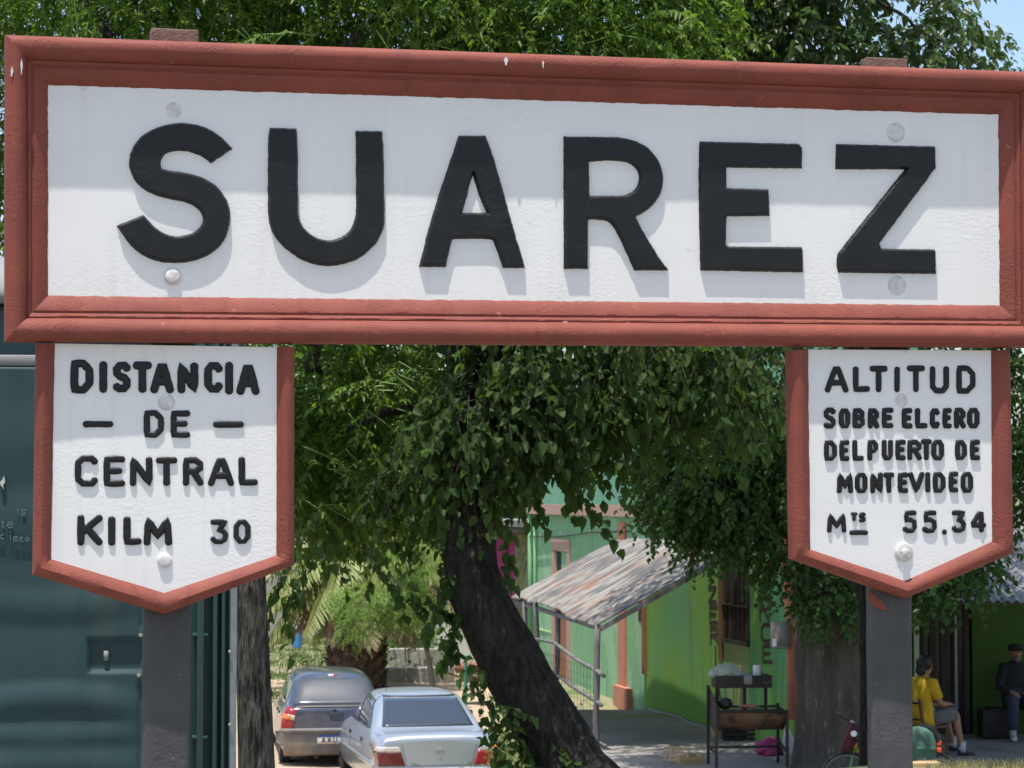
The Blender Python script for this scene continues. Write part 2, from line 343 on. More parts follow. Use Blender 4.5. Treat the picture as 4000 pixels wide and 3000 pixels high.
C4 = [on_plane(*p, board) for p in ((186, 331), (3900, 447), (3906, 1195), (186, 1157))]   # TL TR BR BL of the white field

def densify(pts, step, closed=True):
    out = []; n = len(pts)
    for i in range(n if closed else n - 1):
        a, c = pts[i], pts[(i + 1) % n]; d = math.hypot(c[0] - a[0], c[1] - a[1]); k = max(1, int(d / step))
        for j in range(k): out.append((a[0] + (c[0] - a[0]) * j / k, a[1] + (c[1] - a[1]) * j / k))
    if not closed: out.append(pts[-1])
    return out
def offset_poly(pts, d):
    """moves a closed outline inwards (d>0) for counter-clockwise outlines"""
    n = len(pts); out = []
    for i in range(n):
        p, a, c = pts[i], pts[i - 1], pts[(i + 1) % n]
        e1 = Vector((p[0] - a[0], p[1] - a[1])); e2 = Vector((c[0] - p[0], c[1] - p[1]))
        n1 = Vector((-e1.y, e1.x)).normalized() if e1.length else Vector((0, 0)); n2 = Vector((-e2.y, e2.x)).normalized() if e2.length else n1
        m = (n1 + n2); m = m.normalized() if m.length > .1 else n1
        k = min(2.0, 1 / max(.3, m.dot(n1)))
        out.append((p[0] + m.x * d * k, p[1] + m.y * d * k))
    return out
def ccw(p):
    a = sum(p[i][0] * p[(i + 1) % len(p)][1] - p[(i + 1) % len(p)][0] * p[i][1] for i in range(len(p)))
    return p if a > 0 else p[::-1]
def chaikin(pts, keep=35):
    """rounds gentle corners, keeps sharp ones"""
    n = len(pts); out = []
    for i in range(n):
        p, a, c = Vector(pts[i]), Vector(pts[i - 1]), Vector(pts[(i + 1) % n])
        ang = math.degrees((p - a).angle(c - p, 0))
        if ang > keep: out.append(tuple(p))
        else: out += [tuple(p.lerp(a, .25)), tuple(p.lerp(c, .25))]
    return out
def swept_frame(mb, corners, prof, pl, step=.03, amp=.0012, closed=True, seed=0, side=1.0):
    """profile (outward distance, height) swept round a closed outline with mitred corners"""
    pts = ccw(corners); n = len(pts); seg = []
    def dirs(i):
        p, a, c = (Vector(pts[i]), Vector(pts[i - 1]), Vector(pts[(i + 1) % n]))
        e1, e2 = (p - a).normalized(), (c - p).normalized(); n1, n2 = Vector((e1.y, -e1.x)), Vector((e2.y, -e2.x))
        if not closed and i == 0: return n2
        if not closed and i == n - 1: return n1
        s1, s2 = (side if abs(n1.x) > .7 else 1.0), (side if abs(n2.x) > .7 else 1.0); det = n1.x * n2.y - n1.y * n2.x
        return Vector(((s1 * n2.y - s2 * n1.y) / det, (n1.x * s2 - n2.x * s1) / det))
    rows_ = []
    for i in range(n if closed else n - 1):
        a, c = Vector(pts[i]), Vector(pts[(i + 1) % n]); k = max(2, int((c - a).length / step)); da, dc = dirs(i), dirs((i + 1) % n)
        for j in range(k + (0 if closed or i < n - 2 else 1)):
            t = j / k; p = a.lerp(c, t); d = da.lerp(dc, t) if (j == 0 or j == k) else ((Vector((c.y - a.y, a.x - c.x))).normalized() if True else None)
            if j == 0: d = da
            elif j == k: d = dc
            else:
                # the offset line stays parallel to the edge: slide between the two mitre points
                d = None
            row = []
            for q, (o, h) in enumerate(prof):
                pp = (a + da * o).lerp(c + dc * o, t)
                nz_ = noise.noise(Vector((pp.x * 9, pp.y * 9, q * 3 + seed))) * amp + noise.noise(Vector((pp.x * 40, pp.y * 40, q * 5 + seed))) * amp * .5
                if o <= .001:
                    e_ = .0022 * noise.noise(Vector((pp.x * 28, pp.y * 28, 5 + seed))) + .0016 * noise.noise(Vector((pp.x * 95, pp.y * 95, 8))); pp = pp + Vector((e_, e_))
                row.append(world_of(pp.x, pp.y, h + nz_, pl))
            rows_.append(row)
    if closed: rows_.append(rows_[0])
    mb.grid(rows_)
    if not closed:
        k = len(prof)
        n0 = len(mb.v) - len(rows_) * k
        mb.f += [[n0 + i for i in range(k)], [len(mb.v) - k + i for i in reversed(range(k))]]; mb.mi += [0, 0]

# name board: panel is a slab, slightly rough; frame swept round it
def slab(outline, pl, w0, w1, name, m, parent, step=.05, amp=.0008):
    pts = ccw(outline); mb = MB(SB)
    fr = [world_of(u, v, w1, pl) for u, v in pts]; bk = [world_of(u, v, w0, pl) for u, v in pts]; n = len(pts)
    mb.add(fr + bk, [tuple(range(n)), tuple(reversed(range(n, 2 * n)))] + [(i, n + i, n + (i + 1) % n, (i + 1) % n) for i in range(n)])
    return mb.build(name, m, parent)
mid = C4
def grow(pts, d): return offset_poly(ccw(pts), -d)
name_board = slab(grow(C4, .05), board, -.014, 0.0, 'name_board', M['white'], sign)
prof = [(-.003, -.004), (0.0, .003), (.012, .013), (.028, .022), (.040, .0275), (.046, .029), (.050, .0262), (.0535, .0265), (.057, .033), (.062, .037), (.066, .0372), (.0695, .0345), (.073, .047), (.081, .060), (.090, .0675), (.100, .0715), (.108, .0725), (.120, .071), (.130, .066), (.137, .056), (.141, .042), (.143, .012), (.142, -.008), (.137, -.018)]
fr = MB(SB); swept_frame(fr, C4, prof, board, step=.008, amp=.0013, side=.91)
frame = fr.build('frame', M['red'], name_board, smooth='auto')
back = MB(SB)
gb = grow(C4, .125); q4 = [world_of(u, v, -.0143, board) for u, v in gb]; q5 = [world_of(u, v, -.019, board) for u, v in gb]
back.add(q4 + q5, [(0, 1, 2, 3), (7, 6, 5, 4)] + [(i, 4 + i, 4 + (i + 1) % 4, (i + 1) % 4) for i in range(4)])
back.build('backing', M['stub'], name_board)

# big letters: traced outlines, real thickness with draft and a soft edge
LH = .0165
lpl = plane(AL, BP, LH)
def big_letter(off, sc, outer, hole=None):
    def conv(pts):
        w = [on_plane(off[0] + x / sc, off[1] + y / sc, lpl) for x, y in pts]; w = chaikin(w)
        w = densify(w, .006)
        return [(u + .0013 * noise.noise(Vector((u * 45, v * 45, 1))) + .0011 * noise.noise(Vector((u * 130, v * 130, 4))), v + .0013 * noise.noise(Vector((u * 45, v * 45, 7))) + .0010 * noise.noise(Vector((u * 130, v * 130, 14)))) for u, v in w]
    loops = [ccw(conv(outer))] + ([ccw(conv(hole))[::-1]] if hole else [])
    mb = MB(SB); tops = []
    for lp in loops:
        n = len(lp); rings = [(-.0025, -.002), (-.0005, LH * .3), (.0036, LH - .0032), (.0054, LH - .0007), (.0085, LH)]
        R_ = []
        for ins, w in rings:
            o = offset_poly(lp, ins); R_.append([world_of(u, v, w, board) for u, v in o]); last = o
        mb.grid(R_, closed_u=True); tops.append(last)
    # the front face, on its own vertices
    flat = [Vector((u, v, 0)) for lp in tops for u, v in lp]
    tri = tessellate_polygon([[Vector((u, v, 0)) for u, v in lp] for lp in tops])
    mb.add([world_of(p.x, p.y, LH, board) for p in flat], [tuple(t) for t in tri])
    return mb
S_ = [(1205,420),(1130,345),(1040,270),(930,215),(800,190),(700,188),(590,205),(480,240),(380,300),(310,375),(270,450),(256,540),(262,620),(310,725),(400,805),(500,852),(620,885),(740,905),(840,940),(910,990),(945,1060),(940,1110),(900,1170),(820,1220),(700,1245),(600,1225),(510,1175),(440,1110),(400,1060),(383,1042),(143,1138),(200,1230),(290,1340),(400,1420),(520,1465),(640,1478),(760,1475),(900,1445),(1020,1385),(1110,1300),(1165,1200),(1188,1080),(1180,970),(1140,870),(1070,780),(980,715),(880,675),(780,650),(690,640),(600,628),(550,610),(535,560),(550,500),(590,460),(660,440),(740,437),(830,450),(910,480),(970,520),(1010,552)]
U_ = [(138,185),(378,193),(390,340),(392,960),(405,1040),(450,1120),(520,1180),(600,1220),(690,1235),(780,1210),(860,1160),(910,1090),(935,1000),(940,900),(935,215),(1172,215),(1186,400),(1196,1000),(1190,1100),(1150,1200),(1080,1290),(980,1380),(860,1430),(720,1460),(600,1455),(480,1425),(360,1360),(250,1270),(170,1170),(130,1060),(120,940),(122,300)]
A_ = [(520,155),(785,155),(820,230),(900,470),(1000,830),(1080,1130),(1195,1508),(975,1508),(920,1350),(870,1222),(840,1212),(480,1207),(440,1220),(378,1498),(113,1498),(200,1140),(320,740),(430,420)]
Ah = [(662,540),(690,640),(740,790),(808,950),(545,952),(600,760),(630,630)]
R_l = [(152,163),(600,168),(740,175),(850,195),(960,240),(1050,310),(1120,400),(1162,510),(1172,610),(1155,720),(1110,810),(1040,890),(960,945),(885,985),(930,1080),(1040,1270),(1150,1440),(1218,1533),(878,1533),(790,1330),(700,1140),(650,1070),(600,1025),(540,1012),(395,1008),(395,1517),(155,1517)]
Rh = [(405,415),(600,402),(740,407),(830,428),(900,488),(935,565),(925,650),(880,720),(800,765),(720,778),(410,775)]
E_ = [(235,137),(1255,160),(1285,200),(1282,405),(505,395),(505,615),(938,632),(948,893),(505,898),(500,1200),(520,1218),(1280,1225),(1293,1260),(1293,1475),(245,1455),(225,600)]
Z_ = [(195,162),(1205,188),(1212,405),(630,1185),(655,1243),(1200,1248),(1212,1270),(1212,1492),(222,1478),(205,1450),(200,1320),(250,1235),(905,420),(880,413),(190,413)]
for off, sc, o, h in (((400, 400), 2.37, S_, None), ((1000, 420), 2.37, U_, None), ((1600, 470), 2.633, A_, Ah), ((2150, 470), 2.633, R_l, Rh), ((2650, 500), 2.633, E_, None), ((3200, 500), 2.633, Z_, None)):
    big_letter(off, sc, o, h).build('letter', M['black'], name_board)

def bolt(px, py, r_px, pl, parent, h=.008, hexhead=False, base=SB):
    u, v = on_plane(px, py, pl); u2, _ = on_plane(px + r_px, py, pl); r = u2 - u
    q = Vector((0, 0, 1)).rotation_difference(pl[1]).to_matrix(); c = world_of(u, v, 0, pl); mb = MB(base)
    mb.lathe(c, [(r * 1.12, -.002), (r * 1.12, h * .3), (r, h * .45), (r * .96, h * .7), (r * .88, h * .78), (r * .5, h * .82), (.0005, h * .83)], 18, rot=q)
    if hexhead: mb.lathe(world_of(u, v, h * 1.2, pl), [(r * .52, 0), (r * .5, .010), (r * .3, .0125)], 6, rot=q)
    return mb.build('bolt', M['bolt'], parent, smooth='auto')
bolt(678, 430, 28, board, name_board, .0022); bolt(674, 1080, 30, board, name_board, .014); bolt(3499, 517, 31, board, name_board, .007); bolt(3504, 1115, 32, board, name_board, .003)

# smaller lettering: flattened hand-laid strokes
ARC = lambda cx, cy, rx, ry, a0, a1, n=7: [(cx + rx * math.cos(R(a0 + (a1 - a0) * i / n)), cy + ry * math.sin(R(a0 + (a1 - a0) * i / n))) for i in range(n + 1)]
G = {
 'A': [[(0, 0), (.42, 1), (.58, 1), (1, 0)], [(.2, .33), (.8, .33)]],
 'B': [[(0, 0), (0, 1), (.6, 1), (.92, .85), (.9, .65), (.6, .53), (0, .53)], [(.6, .53), (.95, .38), (.95, .15), (.65, 0), (0, 0)]],
 'C': [[(1, .88), (.82, 1), (.3, 1), (0, .82), (0, .18), (.3, 0), (.85, 0), (1, .12)]],
 'D': [[(0, 0), (0, 1), (.6, 1), (1, .75), (1, .25), (.6, 0), (0, 0)]],
 'E': [[(1, 1), (0, 1), (0, 0), (1, 0)], [(0, .52), (.8, .52)]],
 'I': [[(.5, 0), (.5, 1)]],
 'K': [[(0, 0), (0, 1)], [(1, 1), (.1, .42)], [(.32, .6), (1, 0)]],
 'L': [[(0, 1), (0, 0), (1, .02)]],
 'M': [[(0, 0), (.06, 1), (.5, .28), (.94, 1), (1, 0)]],
 'N': [[(0, 0), (0, 1), (1, 0), (1, 1)]],
 'O': [[(.25, 0), (0, .22), (0, .78), (.25, 1), (.75, 1), (1, .78), (1, .22), (.75, 0), (.25, 0)]],
 'P': [[(0, 0), (0, 1), (.65, 1), (1, .83), (1, .62), (.65, .46), (0, .46)]],
 'R': [[(0, 0), (0, 1), (.65, 1), (1, .83), (1, .65), (.65, .5), (0, .5)], [(.5, .5), (1, 0)]],
 'S': [[(1, .9), (.8, 1), (.25, 1), (0, .85), (.02, .65), (.3, .54), (.75, .46), (1, .34), (1, .14), (.75, 0), (.2, 0), (0, .06)]],
 'T': [[(0, 1), (1, 1)], [(.5, 1), (.5, 0)]],
 'U': [[(0, 1), (0, .2), (.25, 0), (.75, 0), (1, .2), (1, 1)]],
 'V': [[(0, 1), (.5, 0), (1, 1)]],
 'Z': [[(0, 1), (1, 1), (0, 0), (1, 0)]],
 '0': [[(.3, 0), (0, .25), (0, .75), (.3, 1), (.7, 1), (1, .75), (1, .25), (.7, 0), (.3, 0)]],
 '3': [[(0, 1), (.95, 1), (.45, .6), (.8, .52), (1, .35), (.9, .1), (.6, 0), (.2, 0), (0, .12)]],
 '4': [[(.78, 0), (.78, 1), (.6, 1), (0, .38), (0, .28), (1, .28)]],
 '5': [[(.95, 1), (.2, 1), (.1, .58), (.55, .62), (.95, .5), (1, .22), (.75, 0), (.25, 0), (0, .1)]],
 '.': [[(.2, 0), (.8, 1)]], '-': [[(0, .5), (1, .5)]],
 'i': [[(.5, 0), (.5, .6)], [(.5, .9), (.5, 1)]], 's': [[(1, .9), (.2, 1), (.1, .6), (.9, .4), (.8, 0), (0, .1)]],
 't': [[(.4, 1), (.4, 0), (.9, .05)], [(0, .7), (.9, .7)]], 'e': [[(.05, .5), (1, .55), (.8, 1), (.2, .95), (0, .4), (.3, 0), (1, .1)]],
 'r': [[(0, 0), (0, 1), (1, .9), (.3, .5), (1, 0)]], 'o': [[(.5, 0), (0, .5), (.5, 1), (1, .5), (.5, 0)]], 'k': [[(0, 0), (.1, 1)], [(1, .9), (.1, .45), (1, 0)]],
}
gcount = [0]
def glyph(mb, ch, box, sw, h, tocoord, place, jitter=.02, rise=0.0, rw=None):
    """box = x0,x1,ytop,ybottom in picture pixels; sw = stroke width in the same pixels; place(u,v,w) -> point"""
    x0, x1, yt, yb = box; hw = sw / 2; gcount[0] += 1
    u_ref, _ = tocoord(x0, yt); u_r2, _ = tocoord(x0 + sw, yt); rw = rw or abs(u_r2 - u_ref) / 2
    for si, st in enumerate(G[ch]):
        k = gcount[0] * 7 + si
        pts = [(x0 + hw + (x1 - x0 - sw) * a if x1 - x0 > sw * 1.05 else (x0 + x1) / 2 + (a - .5) * 2, yb - hw - (yb - yt - sw) * c) if yb - yt > sw * 1.05 else (x0 + hw + (x1 - x0 - sw) * a, (yt + yb) / 2) for a, c in st]
        uv = [tocoord(*p) for p in pts]; uv = densify(uv, rw * 1.1, closed=False)
        uv = [(u + rw * jitter * 4 * noise.noise(Vector((u * 60, v * 60, k))), v + rw * jitter * 4 * noise.noise(Vector((u * 60, v * 60, k + 50)))) for u, v in uv]
        n = len(uv); top = h * (1 + .06 * math.sin(k * 1.7)); rows_ = []
        sec = [(1.08, -.25), (1.0, .35), (.86, .80), (.6, .97), (.2, 1.02), (-.2, 1.02), (-.6, .97), (-.86, .80), (-1.0, .35), (-1.08, -.25)]
        closed = n > 5 and (uv[0][0] - uv[-1][0]) ** 2 + (uv[0][1] - uv[-1][1]) ** 2 < (rw * .2) ** 2
        def row(i, sc_=1.0, ext=0.0, hh=1.0):
            a = uv[(i - 1) % (n - 1) if closed else max(0, i - 1)]; c = uv[(i + 1) % (n - 1) if closed else min(n - 1, i + 1)]
            t = Vector((c[0] - a[0], c[1] - a[1])); t = t.normalized() if t.length > 1e-9 else Vector((1, 0)); nn = Vector((-t.y, t.x))
            wv = 1 + .10 * noise.noise(Vector((uv[i][0] * 50, uv[i][1] * 50, k + 9)))
            return [place(uv[i][0] + nn.x * rw * s_ * sc_ * wv + t.x * ext, uv[i][1] + nn.y * rw * s_ * sc_ * wv + t.y * ext, rise + z_ * top * (hh if z_ > 0 else 1)) for s_, z_ in sec]
        if not closed: rows_ += [row(0, .15, -rw * 1.02, .15), row(0, .72, -rw * .75, .85), row(0, .94, -rw * .38)]
        rows_ += [row(i) for i in range(n)]
        if not closed: rows_ += [row(n - 1, .94, rw * .38), row(n - 1, .72, rw * .75, .85), row(n - 1, .15, rw * 1.02, .15)]
        if closed: rows_[-1] = rows_[0]
        mb.grid(rows_)

c1 = lambda x, y: (x / 1.5085, 1200 + y / 1.5085)
c7 = lambda x, y: (2900 + x / 1.3827, 1200 + y / 1.3827)
V2 = lambda pts: [(x * 1.8083, y * 1.8083) for x, y in pts]
def plate(name, alpha, anchor_px, off, outer, inner, lines, conv, bolts):
    Y0 = at(*anchor_px, 7.0); U, N, P = plane(AL, BP, off)
    u, v = on_plane(*anchor_px, (U, N, P)); p0 = world_of(u, v, 0, (U, N, P)); pl = plane(alpha, (p0.x, p0.y, 0), 0)
    out = [on_plane(*p, pl) for p in outer]; inn = [on_plane(*p, pl) for p in inner]
    o = slab([inn[0]] + [(u + (.012 if i == 2 else -.012 if i == 0 else 0), v - .012) for i, (u, v) in enumerate(inn[1:4])] + [inn[4]], pl, -.031, 0.0, name, M['white'], sign)
    # border: left side, two slanted bottom sides, right side (no border along the top)
    w = .030
    mb = MB(SB); k = len(inn); rows_ = []; half = [(0.0, -.003), (0.0, .002), (.12, .010), (.3, .020), (.55, .026), (.8, .022), (.95, .012), (1.0, .0), (1.0, -.031)]
    a_, b_ = densify(inn, .03, False), []
    for i in range(k - 1):
        n_ = max(1, int(math.hypot(inn[i + 1][0] - inn[i][0], inn[i + 1][1] - inn[i][1]) / .03))
        for j in range(n_): b_.append((out[i][0] + (out[i + 1][0] - out[i][0]) * j / n_, out[i][1] + (out[i + 1][1] - out[i][1]) * j / n_))
    b_.append(out[-1])
    for (iu, iv), (ou, ov) in zip(a_, b_):
        row = []
        for q, (t, h) in enumerate(half):
            uu, vv = iu + (ou - iu) * t, iv + (ov - iv) * t; d = .0011 * noise.noise(Vector((uu * 25, vv * 25, q)))
            row.append(world_of(uu + (d * 1.5 if q < 2 else 0), vv + (d if q < 2 else 0), h + d, pl))
        rows_.append(row)
    mb.grid(rows_); kk = len(half); n0 = len(rows_)
    mb.f += [list(range(kk)), [(n0 - 1) * kk + i for i in reversed(range(kk))]]; mb.mi += [0, 0]
    mb.build('border', M['red'], o, smooth='auto')
    pl_ = lambda u, v, w: world_of(u, v, w, pl)
    for ch, box, sw in lines:
        g = MB(SB); glyph(g, ch, box, sw, .0068, lambda x, y: on_plane(*conv(x, y), pl), pl_); g.build('letter', M['black'], o, smooth=True)
    for px, py, r, h, hx in bolts:
        bolt(*conv(px, py), r, pl, o, h, hx)
    return o
def word(w, boxes, sw): return [(c, b_, sw) for c, b_ in zip(w, boxes)]
L1 = word('DISTANCIA', [(415,550,308,510),(583,634,318,505),(665,770,320,502),(783,895,320,505),(885,1025,322,508),(1045,1168,325,508),(1203,1312,322,505),(1328,1372,322,515),(1393,1530,330,518)], 47)
L1 += word('DE', [(847,967,605,770),(1005,1122,608,770)], 37) + word('--', [(487,668,668,710),(1255,1437,672,710)], 38)
L1 += word('CENTRAL', [(440,577,872,1058),(610,738,876,1058),(765,898,880,1055),(918,1045,882,1053),(1077,1200,882,1053),(1225,1380,884,1055),(1405,1520,880,1053)], 39)
L1 += word('KILM', [(455,605,1222,1405),(636,680,1232,1405),(727,835,1232,1403),(845,1015,1235,1405)], 42) + word('30', [(1240,1347,1250,1397),(1375,1477,1250,1395)], 32)
plate('distance_plate', AL - R(.65), (640, 1345), .020,
      V2([(77, 742), (70, 1241), (355, 1327), (635, 1221), (636, 750)]), V2([(118, 742), (110, 1208), (355, 1281), (597, 1200), (598, 750)]), L1, c1,
      [(980, 558, 30, .004, False), (970, 1492, 26, .012, False)])
L2 = word('ALTITUD', [(445,572,318,460),(597,688,322,458),(687,783,318,458),(820,850,322,458),(888,985,316,458),(1012,1115,320,465),(1155,1258,315,467)], 29)
L2 += word('SOBREEL', [(438,503,542,655),(520,582,545,655),(595,663,545,653),(677,738,545,655),(752,815,543,653),(860,918,545,655),(932,1000,545,655)], 27) + word('CERO', [(1012,1065,545,655),(1080,1130,545,655),(1143,1205,543,655),(1213,1280,543,655)], 27)
L2 += word('DELPUERTO', [(440,510,718,830),(523,577,718,830),(593,655,716,830),(675,733,715,828),(752,812,716,828),(825,882,716,826),(890,968,716,826),(963,1022,712,826),(1020,1088,714,828)], 26) + word('DE', [(1148,1212,716,826),(1228,1283,716,826)], 26)
L2 += word('MONTEVIDEO', [(510,597,895,1005),(607,675,892,1005),(690,757,893,1005),(760,820,893,1003),(838,895,893,1003),(895,982,890,1003),(986,1014,890,1000),(1028,1097,890,1002),(1113,1165,888,1000),(1178,1245,888,1003)], 26)
L2 += word('M', [(457,560,1113,1217)], 24) + word('TS-', [(585,620,1108,1155),(628,665,1108,1162),(577,678,1203,1232)], 16)
L2 = [(c, b_, 24 if (c == '-') else sw) for c, b_, sw in L2]
L2 += word('55.34', [(865,942,1098,1220),(970,1050,1098,1220),(1078,1102,1203,1224),(1130,1207,1098,1218),(1232,1315,1100,1215)], 25)
plate('altitude_plate', AL + R(1.1), (3530, 1370), .018,
      V2([(1703, 758), (1710, 1207), (1955, 1293), (2188, 1195), (2180, 757)]), V2([(1745, 755), (1750, 1187), (1955, 1255), (2143, 1170), (2141, 757)]), L2, c7,
      [(858, 503, 22, .003, False), (870, 1322, 32, .010, True)])

# flakes of missing paint on the frame
for px, py, a_, b_ in ((1976, 240, 7, 13), (2121, 252, 3, 12), (84, 262, 4, 26), (46, 280, 5, 18), (330, 345, 10, 3), (2206, 1258, 9, 4), (2450, 1262, 6, 3), (1560, 1290, 8, 3)):
    pc = plane(AL, BP, .0715 if px < 2200 and py < 300 else .034); g = MB(SB); q_ = [on_plane(px + a_ * math.cos(t) * (1 + .35 * math.sin(t * 3 + px)), py + b_ * math.sin(t) * (1 + .3 * math.cos(t * 2 + px)), pc) for t in [2 * math.pi * i / 9 for i in range(9)]]
    g.add([world_of(u, v, .0035, pc) for u, v in q_] + [world_of(u, v, -.012, pc) for u, v in q_], [tuple(reversed(range(9)))] + [(i, (i + 1) % 9, 9 + (i + 1) % 9, 9 + i) for i in range(9)]); g.build('bare_spot', M['bolt'], name_board)
# posts: rough concrete with the rusty stub showing above the board
for (px, top) in ((683, 120), (3465, 233)):
    pl = plane(AL, BP, -.0215); u, v = on_plane(px, top, pl); w_, th = .142, .05
    mb = MB(SB); n = 260; rows_ = []
    zt = v; zb = 2.1
    prof4 = [(-w_ / 2, -th), (-w_ / 2 - .001, -.006), (-w_ / 2 + .006, 0), (-.056, .001), (-.048, .001), (-.04, .001), (-.032, .001), (-.024, .001), (-.016, .001), (-.008, .001), (0, .001), (.008, .001), (.016, .001), (.024, .001), (.032, .001), (.04, .001), (.048, .001), (.056, .001), (w_ / 2 - .006, 0), (w_ / 2 + .001, -.006), (w_ / 2, -th)]
    for i in range(n + 1):
        z = zb + (zt - zb) * i / n
        rows_.append([world_of(u + a + (.0016 if a > 0 else .0016) * noise.noise(Vector((a * 30, z * 9, 2))) - (.015 * (zt - z) / 3 if px < 1000 else -.003 * (zt - z) / 3), z, w - .0015 + .0005 * noise.noise(Vector((a * 26, z * 26, px))) - .003 * max(0, noise.noise(Vector((a * 55, z * 55, px))) - .42), pl) for a, w in prof4])
    mb.grid(rows_, closed_u=True); k = len(prof4); mb.f += [[n * k + j for j in range(k)], [j for j in reversed(range(k))]]; mb.mi += [0, 0]
    post = mb.build('post', M['post'], sign)
    sb = MB(SB); sb.box(world_of(u, v - .02, -.026, pl), (w_ + .006, .056, .052), rz=AL, bev=.004)
    sb.build('post_top', M['stub'], post)
# splash of red paint on the right-hand post
pl = plane(AL, BP, -.0215)
sp = MB(SB)
pts = [(3388, 2300), (3405, 2318), (3440, 2345), (3468, 2385), (3430, 2380), (3400, 2360), (3390, 2335)]
pp = [on_plane(*p, pl) for p in pts]; sp.add([world_of(a, c, .0035, pl) for a, c in pp] + [world_of(a, c, -.002, pl) for a, c in pp], [tuple(range(7))] + [(i, 7 + i, 7 + (i + 1) % 7, (i + 1) % 7) for i in range(7)])
sp.build('paint_smear', M['red'], post)
# ------------------------------------------------------------------ vegetation
def unit(a): return a / np.maximum(1e-9, np.linalg.norm(a, axis=-1, keepdims=True))
def leaf_arrays(base, d, nrm, ln, wd, fold=.25, curl=.15):
    d = unit(d); s = unit(np.cross(nrm, d)); n = np.cross(d, s); ln = ln[:, None]; wd = wd[:, None]
    l1 = base + d * ln * .30 + s * wd * .5 + n * wd * fold; r1 = base + d * ln * .30 - s * wd * .5 + n * wd * fold
    l2 = base + d * ln * .66 + s * wd * .38 + n * (wd * fold * .7 - ln * curl * .3); r2 = base + d * ln * .66 - s * wd * .38 + n * (wd * fold * .7 - ln * curl * .3)
    tip = base + d * ln - n * ln * curl
    return np.stack([base, l1, l2, tip, r2, r1], 1)
def sprays(blobs, kind, L=.3, k=7, leaf=(.06, .025), droop=.35, sag=.35, down=.25, jit=.25, tmin=.2, inner=.35, stem_r=.0018):
    """blobs: (centre, radii, twigs). Returns leaf vertices and stem vertices"""
    P, D = [], []
    for c, r, n in blobs:
        u = unit(rng.normal(size=(n, 3))); rr = inner + (1 - inner) * rng.random((n, 1)) ** .6
        lump = np.array([1 + .28 * noise.noise(Vector((float(a[0]) * 2.1 + c[0], float(a[1]) * 2.1 + c[1], float(a[2]) * 2.1 + c[2]))) for a in u])[:, None]
        P.append(np.array(c) + u * np.array(r) * rr * lump); D.append(unit(u * .7 + rng.normal(size=(n, 3)) * .45 + np.array([0, 0, -droop])))
    P = np.concatenate(P); D = np.concatenate(D)
    return sprays_at(P, D, kind, L, k, leaf, sag, down, jit, tmin, stem_r)
def sprays_at(P, D, kind, L, k, leaf, sag, down, jit, tmin=.2, stem_r=.0018):
    n = len(P); Lt = L * (.65 + .7 * rng.random((n, 1))); t = np.linspace(tmin, 1, k)[None, :, None]
    g = np.array([0, 0, -1.0])
    def axis(t): return P[:, None] + D[:, None] * Lt[:, None] * t + g * (sag * Lt[:, None] * t * t)
    def tan(t): return unit(D[:, None] + g * (2 * sag * t))
    A = axis(t); T = tan(t)
    up = unit(np.array([0, 0, 1.0]) + rng.normal(size=(n, 1, 3)) * .35)
    S = unit(np.cross(T, up)); out = []
    sides = (1, -1) if kind == 'pinnate' else None
    if sides:
        for sg in sides:
            dl = unit(T * .45 + S * sg * .9 + g * down + rng.normal(size=A.shape) * jit); out.append((A, dl, T))
        out.append((A[:, -1:], T[:, -1:], S[:, -1:]))
    else:
        sg = np.where(np.arange(k) % 2 == 0, 1, -1)[None, :, None]
        dl = unit(T * .45 + S * sg * .75 + g * down + rng.normal(size=A.shape) * jit); out.append((A, dl, T)); out.append((A[:, -1:], T[:, -1:] + g * down, S[:, -1:]))
    V = []
    for a, dl, tt in out:
        a, dl = a.reshape(-1, 3), dl.reshape(-1, 3); m = len(a)
        upv = unit(np.array([0, 0, 1.0]) + rng.normal(size=(m, 3)) * .55)
        f = .45 + .8 * rng.random(m) ** .8; V.append(leaf_arrays(a, dl, upv, leaf[0] * f, leaf[1] * f * (.85 + .3 * rng.random(m)), .15 + .15 * 1, .05 + .2 * float(rng.random())))
    V = np.concatenate(V)
    ts = np.array([0, .5, 1.0])[None, :, None]; C = axis(ts); X = unit(np.cross(tan(ts), np.array([.2, .3, 1.0]))); Y = np.cross(tan(ts), X)
    rad = stem_r * np.array([1.3, 1, .5])[None, :, None]
    ST = np.stack([C + X * rad, C - X * rad * .5 + Y * rad * .87, C - X * rad * .5 - Y * rad * .87], 2)   # n,3,3,3
    return V, ST
